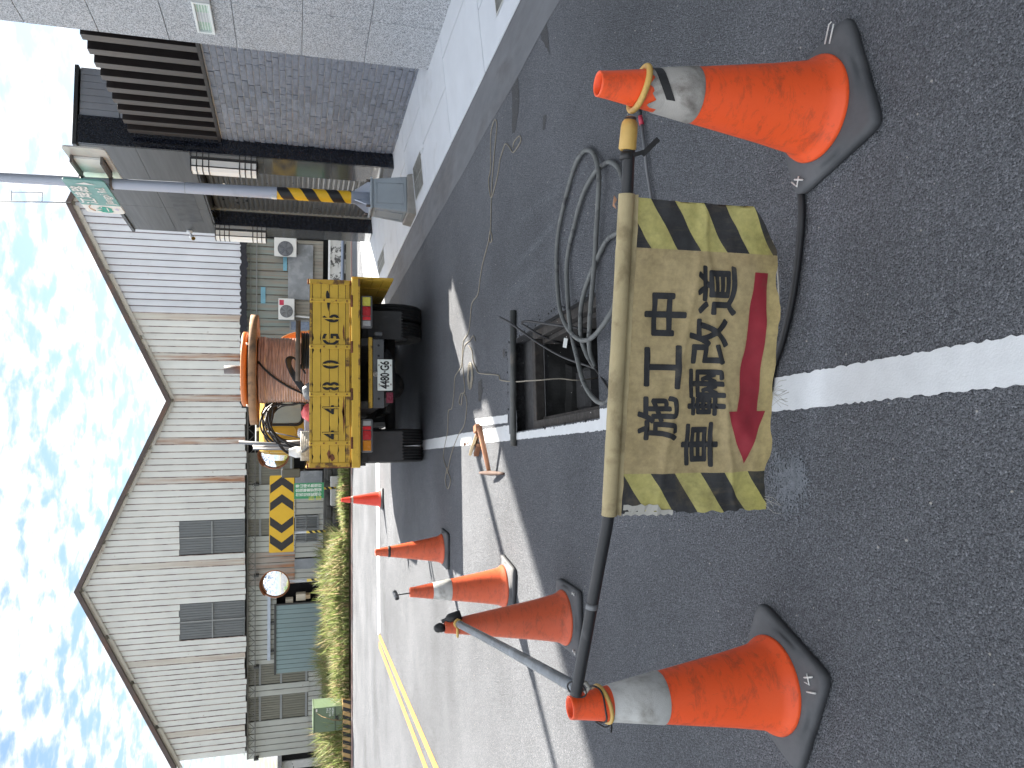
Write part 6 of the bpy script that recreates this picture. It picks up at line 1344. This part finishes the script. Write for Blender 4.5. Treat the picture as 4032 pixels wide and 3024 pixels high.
# grey cable loops
mat('cable_grey', (.11, .116, .113), .6, var=.2, vs=18, dirt=(.04, .042, .045), ds=13, dthr=.55, dsoft=.06, dmax=.85, bump=.1, bs=50)
zc = lambda a, b: (1850 + a * .3843, 380 + b * .3843); z5_ = lambda a, b: (1700 + a * .6029, 900 + b * .6029)
def gpath(pts, z=.02): return [G(*p[:2], p[2] if len(p) > 2 else z) for p in pts]
A = [(*z5_(1290, 60), .02), (*z5_(1245, 250), .03), (*z5_(1200, 480), .05), (*z5_(1140, 600), .07), (*z5_(1060, 700), .06), (*z5_(1000, 730), .05), (*z5_(940, 710), .05), (*z5_(870, 620), .04), (*z5_(830, 480), .03), (*z5_(815, 200), .02), (*z5_(830, 0), .02), (*zc(990, 1000), .02), (*zc(1080, 700), .02), (*zc(1150, 580), .02), (*zc(1210, 550), .02), (*zc(1270, 590), .02), (*zc(1310, 720), .035), (*zc(1322, 900), .04), (*z5_(1075, 0), .03), (*z5_(1065, 200), .03), (*z5_(1045, 420), .03), (*z5_(1030, 650), .04), (*z5_(1032, 800), .01), (*z5_(1070, 900), -.06)]
B = [(*z5_(1235, 1000), .03), (*z5_(1200, 1060), .03), (*z5_(1170, 1110), .04), (*z5_(1110, 1140), .05), (*z5_(1050, 1100), .05), (*z5_(990, 1000), .05), (*z5_(950, 850), .05), (*z5_(905, 640), .04), (*z5_(885, 400), .03), (*z5_(885, 200), .02), (*z5_(925, 0), .02), (*zc(1160, 1000), .02), (*zc(1280, 780), .02), (*zc(1340, 720), .02), (*zc(1430, 670), .02), (*zc(1520, 730), .02), (*zc(1570, 860), .02), (*zc(1600, 960), .02), (*zc(1680, 1200), .02)]
Cc = [(*z5_(1330, -30), .02), (*z5_(1255, 10), .02), (*z5_(1150, 70), .02), (*z5_(1080, 200), .02), (*z5_(1010, 370), .02), (*z5_(975, 520), .03), (*z5_(975, 700), .03), (*z5_(1010, 820), .0), (*z5_(1062, 905), -.07)]
for pts, lab in ((A, 'grey muddy cable with the tall near loop over the pit'), (B, 'grey muddy cable whose loop hangs lowest at the left of the pit'), (Cc, 'short grey cable curving from under the banner into the pit')):
    mb = MB(); mb.tube(smooth_path(gpath(pts), 8), .0122, 10); tag(mb.build('grey_cable', 'cable_grey'), lab, 'cable', 'grey cables by the pit')
# black cables in the pit
for pts, lab, r in (([(445, 580, .12), (500, 608, .10), (560, 650, .07), (700, 750, -.01), (860, 840, -.06), (1060, 912, -.14), (1100, 960, -.2)], 'long black cable end sticking up past the steel pipe', .0075),
                 ([(590, 612, .06), (620, 604, .075), (700, 615, .05), (850, 635, .0), (1000, 655, -.10), (1100, 668, -.2)], 'glossy black cable bent over the right side of the pit', .007),
                 ([(588, 624, .05), (640, 655, .03), (700, 690, -.02), (830, 742, -.15), (1000, 780, -.35)], 'black cable with white tag going down into the pit', .007),
                 ([(1062, 905, -.05), (1100, 960, -.01), (1150, 1040, .02), (1190, 1085, .02), (1215, 1130, .02)], 'short black cable joined to the grey loop at the pit edge', .006)):
    mb = MB(); mb.tube(smooth_path([G(*z5_(a, b), c) for a, b, c in pts], 8), r, 8); o = tag(mb.build('black_cable', 'cable_black'), lab, 'cable', 'black cables in the pit')
p = G(*z5_(872, 747), -.10); mb = MB(); mb.box((-.03, -.012, -.001), (.03, .012, .001), M=Matrix.Translation(p) @ Matrix.Rotation(-.5, 4, 'Z') @ Matrix.Rotation(.9, 4, 'X')); tag(mb.build('cable_tag', 'sticker_white'), 'small white tag on a black cable in the pit', 'tag')
# rope
mat('rope', (.26, .235, .19), .9, var=.2, vs=60, bump=.5, bs=300); z3_ = lambda a, b: (1400 + a * .30136, 600 + b * .30136)
R1 = [zc(445, 530), zc(450, 470), zc(505, 405), zc(522, 450), zc(480, 530), zc(440, 572), zc(405, 520), zc(365, 485), zc(335, 560), zc(308, 650), zc(292, 760), zc(262, 900), zc(225, 1030), zc(205, 1000), zc(192, 850), zc(212, 740), zc(214, 400), zc(250, 246), zc(276, 290), zc(252, 550), zc(232, 800), zc(220, 1030), zc(212, 1353), z3_(1757, 1030), z3_(1745, 1100), z3_(1755, 1170), z3_(1778, 1160), z3_(1780, 1090), z3_(1755, 1035), z3_(1732, 1180), z3_(1660, 1450), z3_(1625, 1659), z5_(300, 430), z5_(262, 490), z5_(250, 600), z5_(238, 680), z5_(207, 735), z5_(200, 800)]
R2 = [z5_(200, 800), z5_(192, 900), z5_(152, 968), z5_(145, 1060), z5_(132, 1170), z5_(108, 1195), z5_(102, 1330), z5_(75, 1480), z5_(98, 1570), z5_(122, 1640), z5_(105, 1700), z5_(88, 1640), z5_(100, 1560)]
R3 = [z5_(285, 735), z5_(270, 700), z5_(250, 730), z5_(215, 765), z5_(200, 850), z5_(205, 940), z5_(215, 1060), z5_(190, 1080), z5_(178, 1130), z5_(192, 1150), z5_(205, 1075), z5_(228, 1130), z5_(215, 1270), z5_(185, 1330), z5_(165, 1370), z5_(128, 1470), z5_(100, 1600)]
R4 = [z5_(240, 765), z5_(262, 800), z5_(270, 870), z5_(290, 915), z5_(312, 945), z5_(430, 958), z5_(450, 990), z5_(550, 1000), (*z5_(625, 994), .03), (*z5_(700, 990), .01), (*z5_(830, 980), -.1), (*z5_(950, 990), -.2), (*z5_(1080, 975), -.35)]
RO = thing('hand_rope', 'thin dirty rope trailing across the road into the pit', 'rope', (.8, 6.2, 0))
for pts in (R1, R2, R3, R4): mb = MB(); mb.tube(smooth_path(gpath(pts, .006), 6), .0042, 7); mb.build('strand', 'rope', RO)
sp = []; 
for i in range(90): a = 2 * math.pi * i / 22; f = .45 + .55 * i / 90; sp.append(z5_(250 + 18 * f * math.cos(a), 965 + 95 * f * math.sin(a)))
mb = MB(); mb.tube(gpath(sp, .008), .0042, 7); mb.build('spiral', 'rope', RO)
# pick hammer, wooden float
zt_ = lambda a, b: (1800 + a * .1507, 1650 + b * .1507); mat('handle_wood', (.46, .22, .12), .55, var=.2, vs=8, dirt=(.25, .10, .05), ds=6, dthr=.55); mat('pick_steel', (.075, .045, .034), .85, metal=.0, var=.3, vs=10, dirt=(.08, .05, .04), ds=7, dthr=.5); mat('plane_wood', (.52, .40, .24), .6, var=.15); mat('plane_dark', (.22, .09, .04), .6, var=.2)
PK = thing('pick_hammer', 'rusty double headed pick with reddish wooden handle on the lane edge', 'pick', (.15, 6.1, 0)); h0, h1 = G(*zt_(830, 1360), .045), G(*zt_(575, 190), .14)
mb = MB(); mb.tube([h0, h0.lerp(h1, .5), h1], [.016, .019, .021], 12); mb.build('handle', 'handle_wood', PK)
e0, e1 = G(*zt_(590, 1405), .09), G(*zt_(1225, 1425), .005); mid = e0.lerp(e1, .45); mb = MB(); mb.tube([e0, e0.lerp(e1, .12), mid, e0.lerp(e1, .85), e1], [.008, .013, .019, .013, .008], 10); mb.build('head', 'pick_steel', PK)
FL = thing('wooden_float', 'pale and brown wooden plastering block lying on the white line', 'float', (.16, 6.3, 0)); c_ = G(*zt_(430, 650), .04); Mf = Matrix.Translation(c_) @ Matrix.Rotation(math.radians(35), 4, 'Z')
mb = MB(); mb.box((-.075, -.07, -.012), (.065, .07, .012), M=Mf @ Matrix.Rotation(math.radians(24), 4, 'Y')); mb.build('plate', 'plane_wood', FL, bevel=.003); mb = MB(); mb.box((-.085, -.075, -.04), (-.055, .06, .0), M=Mf); mb.box((.02, -.075, -.04), (.05, .06, -.01), M=Mf); mb.build('batten', 'plane_dark', FL, bevel=.003); mb = MB(); mb.tube(smooth_path([Mf @ Vector((.03, .02, .03)), Mf @ Vector((.05, .08, .06)), Mf @ Vector((.09, .10, .04))], 4), .006, 6); mb.build('grip', 'plane_dark', FL)
cz = G(*zt_(515, 250), .02); mb = MB(); mb.box((-.03, -.045, -.02), (.03, .045, .02), M=Matrix.Translation(cz) @ Matrix.Rotation(.2, 4, 'Z')); tag(mb.build('wood_chock', 'plane_dark', bevel=.003), 'small dark wooden chock under the end of the pick handle', 'chock')
# silver telescopic rod with red cap by the right cone, black hose, string
RDp = [G(*zc(1762, 290), .015), G(*zc(1800, 620), .015), G(*zc(1812, 740), .015), G(*zc(1862, 1060), .015), G(*zc(1900, 1500), .015)]
SRd = thing('silver_rod', 'thin silver rod with red cap on the road behind the right cone', 'rod', RDp[2]); mb = MB(); mb.tube(RDp, [.0075, .0075, .007, .0065, .006], 10); mb.build('tube', 'galv_pipe', SRd)
mb = MB(); q0, q1 = G(*zc(1745, 200), .02), RDp[0]; mb.tube([q0, q1], [.010, .011], 10); mb.build('cap', mat('clip_red', (.40, .03, .06), .4), SRd); mb = MB(); mb.tube([q0, G(*zc(1738, 120), .02)], .009, 10); mb.build('tip', 'tape_black', SRd)
mb = MB(); D_ = 1.8228; mb.tube(smooth_path([G(x * D_, y * D_, .012) for x, y in ((1716, 330), (1731, 430), (1728, 520), (1712, 640), (1690, 735), (1668, 800), (1655, 870), (1600, 960))], 8), .011, 12); tag(mb.build('black_hose', 'cable_black'), 'black hose curving over the road behind the near right cone', 'hose')
mb = MB(); mb.tube(smooth_path([G(x * D_, y * D_, .014) for x, y in ((1668, 520), (1681, 600), (1680, 680), (1664, 780), (1652, 860))], 6), .003, 6); tag(mb.build('white_string', 'torn_white'), 'thin pale string lying beside the black hose', 'string')
# leaf and cardboard scrap
p = G(*zc(1500, 1090), .012); mb = MB(); mb.add([p + Vector((a, b, c)) for a, b, c in ((-.03, 0, 0), (-.01, .018, .012), (.02, .012, .004), (.035, -.004, .012), (.01, -.016, .002), (-.012, -.01, .014))], [(0, 1, 2, 3, 4, 5)]); tag(mb.build('dry_leaf', mat('leaf_brown', (.30, .16, .09), .8)), 'dry brown leaf on the road by the banner', 'leaf')
mb = MB(); mb.box((-.035, -.025, 0), (.035, .025, .004), M=Matrix.Translation(G(*zc(1565, 1120), .002)) @ Matrix.Rotation(.3, 4, 'Z')); tag(mb.build('card_scrap', mat('card', (.32, .29, .24), .8)), 'scrap of grey card beside the dry leaf', 'card')
# damp and bitumen smears on the road, thin films that follow their own outline
mat('damp', (.030, .031, .034), .6, var=.3, vs=40, bump=.3, bs=150); mat('lime_wash', (.165, .18, .20), .9, var=.3, vs=50, bump=.6, bs=120)
def smear(name, pts, m, z=.0025, jit=.01):
    P_ = [G(*p) for p in pts]; out = []
    for i in range(len(P_)):
        a, b = P_[i], P_[(i + 1) % len(P_)]; k = max(2, int((b - a).length / .03))
        for j in range(k): q_ = a.lerp(b, j / k); out.append((q_.x + random.uniform(-jit, jit), q_.y + random.uniform(-jit, jit), z))
    bm = bmesh.new(); f = bm.faces.new([bm.verts.new(p) for p in out]); bmesh.ops.triangulate(bm, faces=[f]); bm.verts.index_update(); mb = MB(); mb.add([tuple(v.co) for v in bm.verts], [tuple(v.index for v in g.verts) for g in bm.faces]); bm.free(); return tag(mb.build(name, m), kind='structure')
zg = lambda a, b: (1350 + a * .36166, b * .36166)
smear('damp_streak', [zg(2150, 240), zg(2212, 120), zg(2260, 600), zg(2160, 440)], 'damp'); smear('damp_streak', [zg(1830, 780), zg(1900, 760), zg(1925, 1100), zg(1880, 1440), zg(1840, 1460), zg(1850, 1100)], 'damp'); smear('damp_streak', [zc(755, 190), zc(790, 200), zc(770, 330), zc(748, 340)], 'damp')
smear('bitumen_spot', [z5_(305, 1000), z5_(325, 980), z5_(332, 1060), z5_(320, 1130), z5_(305, 1120)], 'damp', .003); smear('bitumen_spot', [z5_(468, 780), z5_(480, 785), z5_(476, 840), z5_(466, 835)], 'damp', .003)

# pale dust lying in the grain of the road
def dust(n, spots, lab):
    mb = MB()
    for _ in range(n):
        c, sx, sy, ang = random.choice(spots); a, b = random.gauss(0, sx), random.gauss(0, sy); x = c.x + a * math.cos(ang) - b * math.sin(ang); y = c.y + a * math.sin(ang) + b * math.cos(ang)
        if hx0 - .02 < x < hx1 + .02 and hy0 - .02 < y < hy1 + .02: continue
        r = random.uniform(.0015, .005); t = random.uniform(0, 3); k = 5; zj = random.uniform(0, .0025)
        mb.add([(x + r * random.uniform(.5, 1) * math.cos(t + 6.283 * i / k), y + r * random.uniform(.5, 1) * math.sin(t + 6.283 * i / k), .0026 + zj) for i in range(k)], [tuple(range(k))])
    return tag(mb.build('road_dust', 'lime_wash'), lab, 'dust', kind='stuff')
D2 = 1.8228
dust(2600, [(G(1695 * D2, 1045 * D2), .05, .035, .3), (G(1720 * D2, 1030 * D2), .035, .03, 0)], 'pale blue dust patch on the road under the banner corner')
dust(6000, [(G(1180 * D2, 430 * D2), .03, .35, -.1), (G(1165 * D2, 520 * D2), .02, .30, .05), (G(1130 * D2, 610 * D2), .03, .25, 0), (G(1215 * D2, 520 * D2), .06, .3, 0), (G(1100 * D2, 330 * D2), .05, .5, 0)], 'pale dust streaks on the road beside the pit')
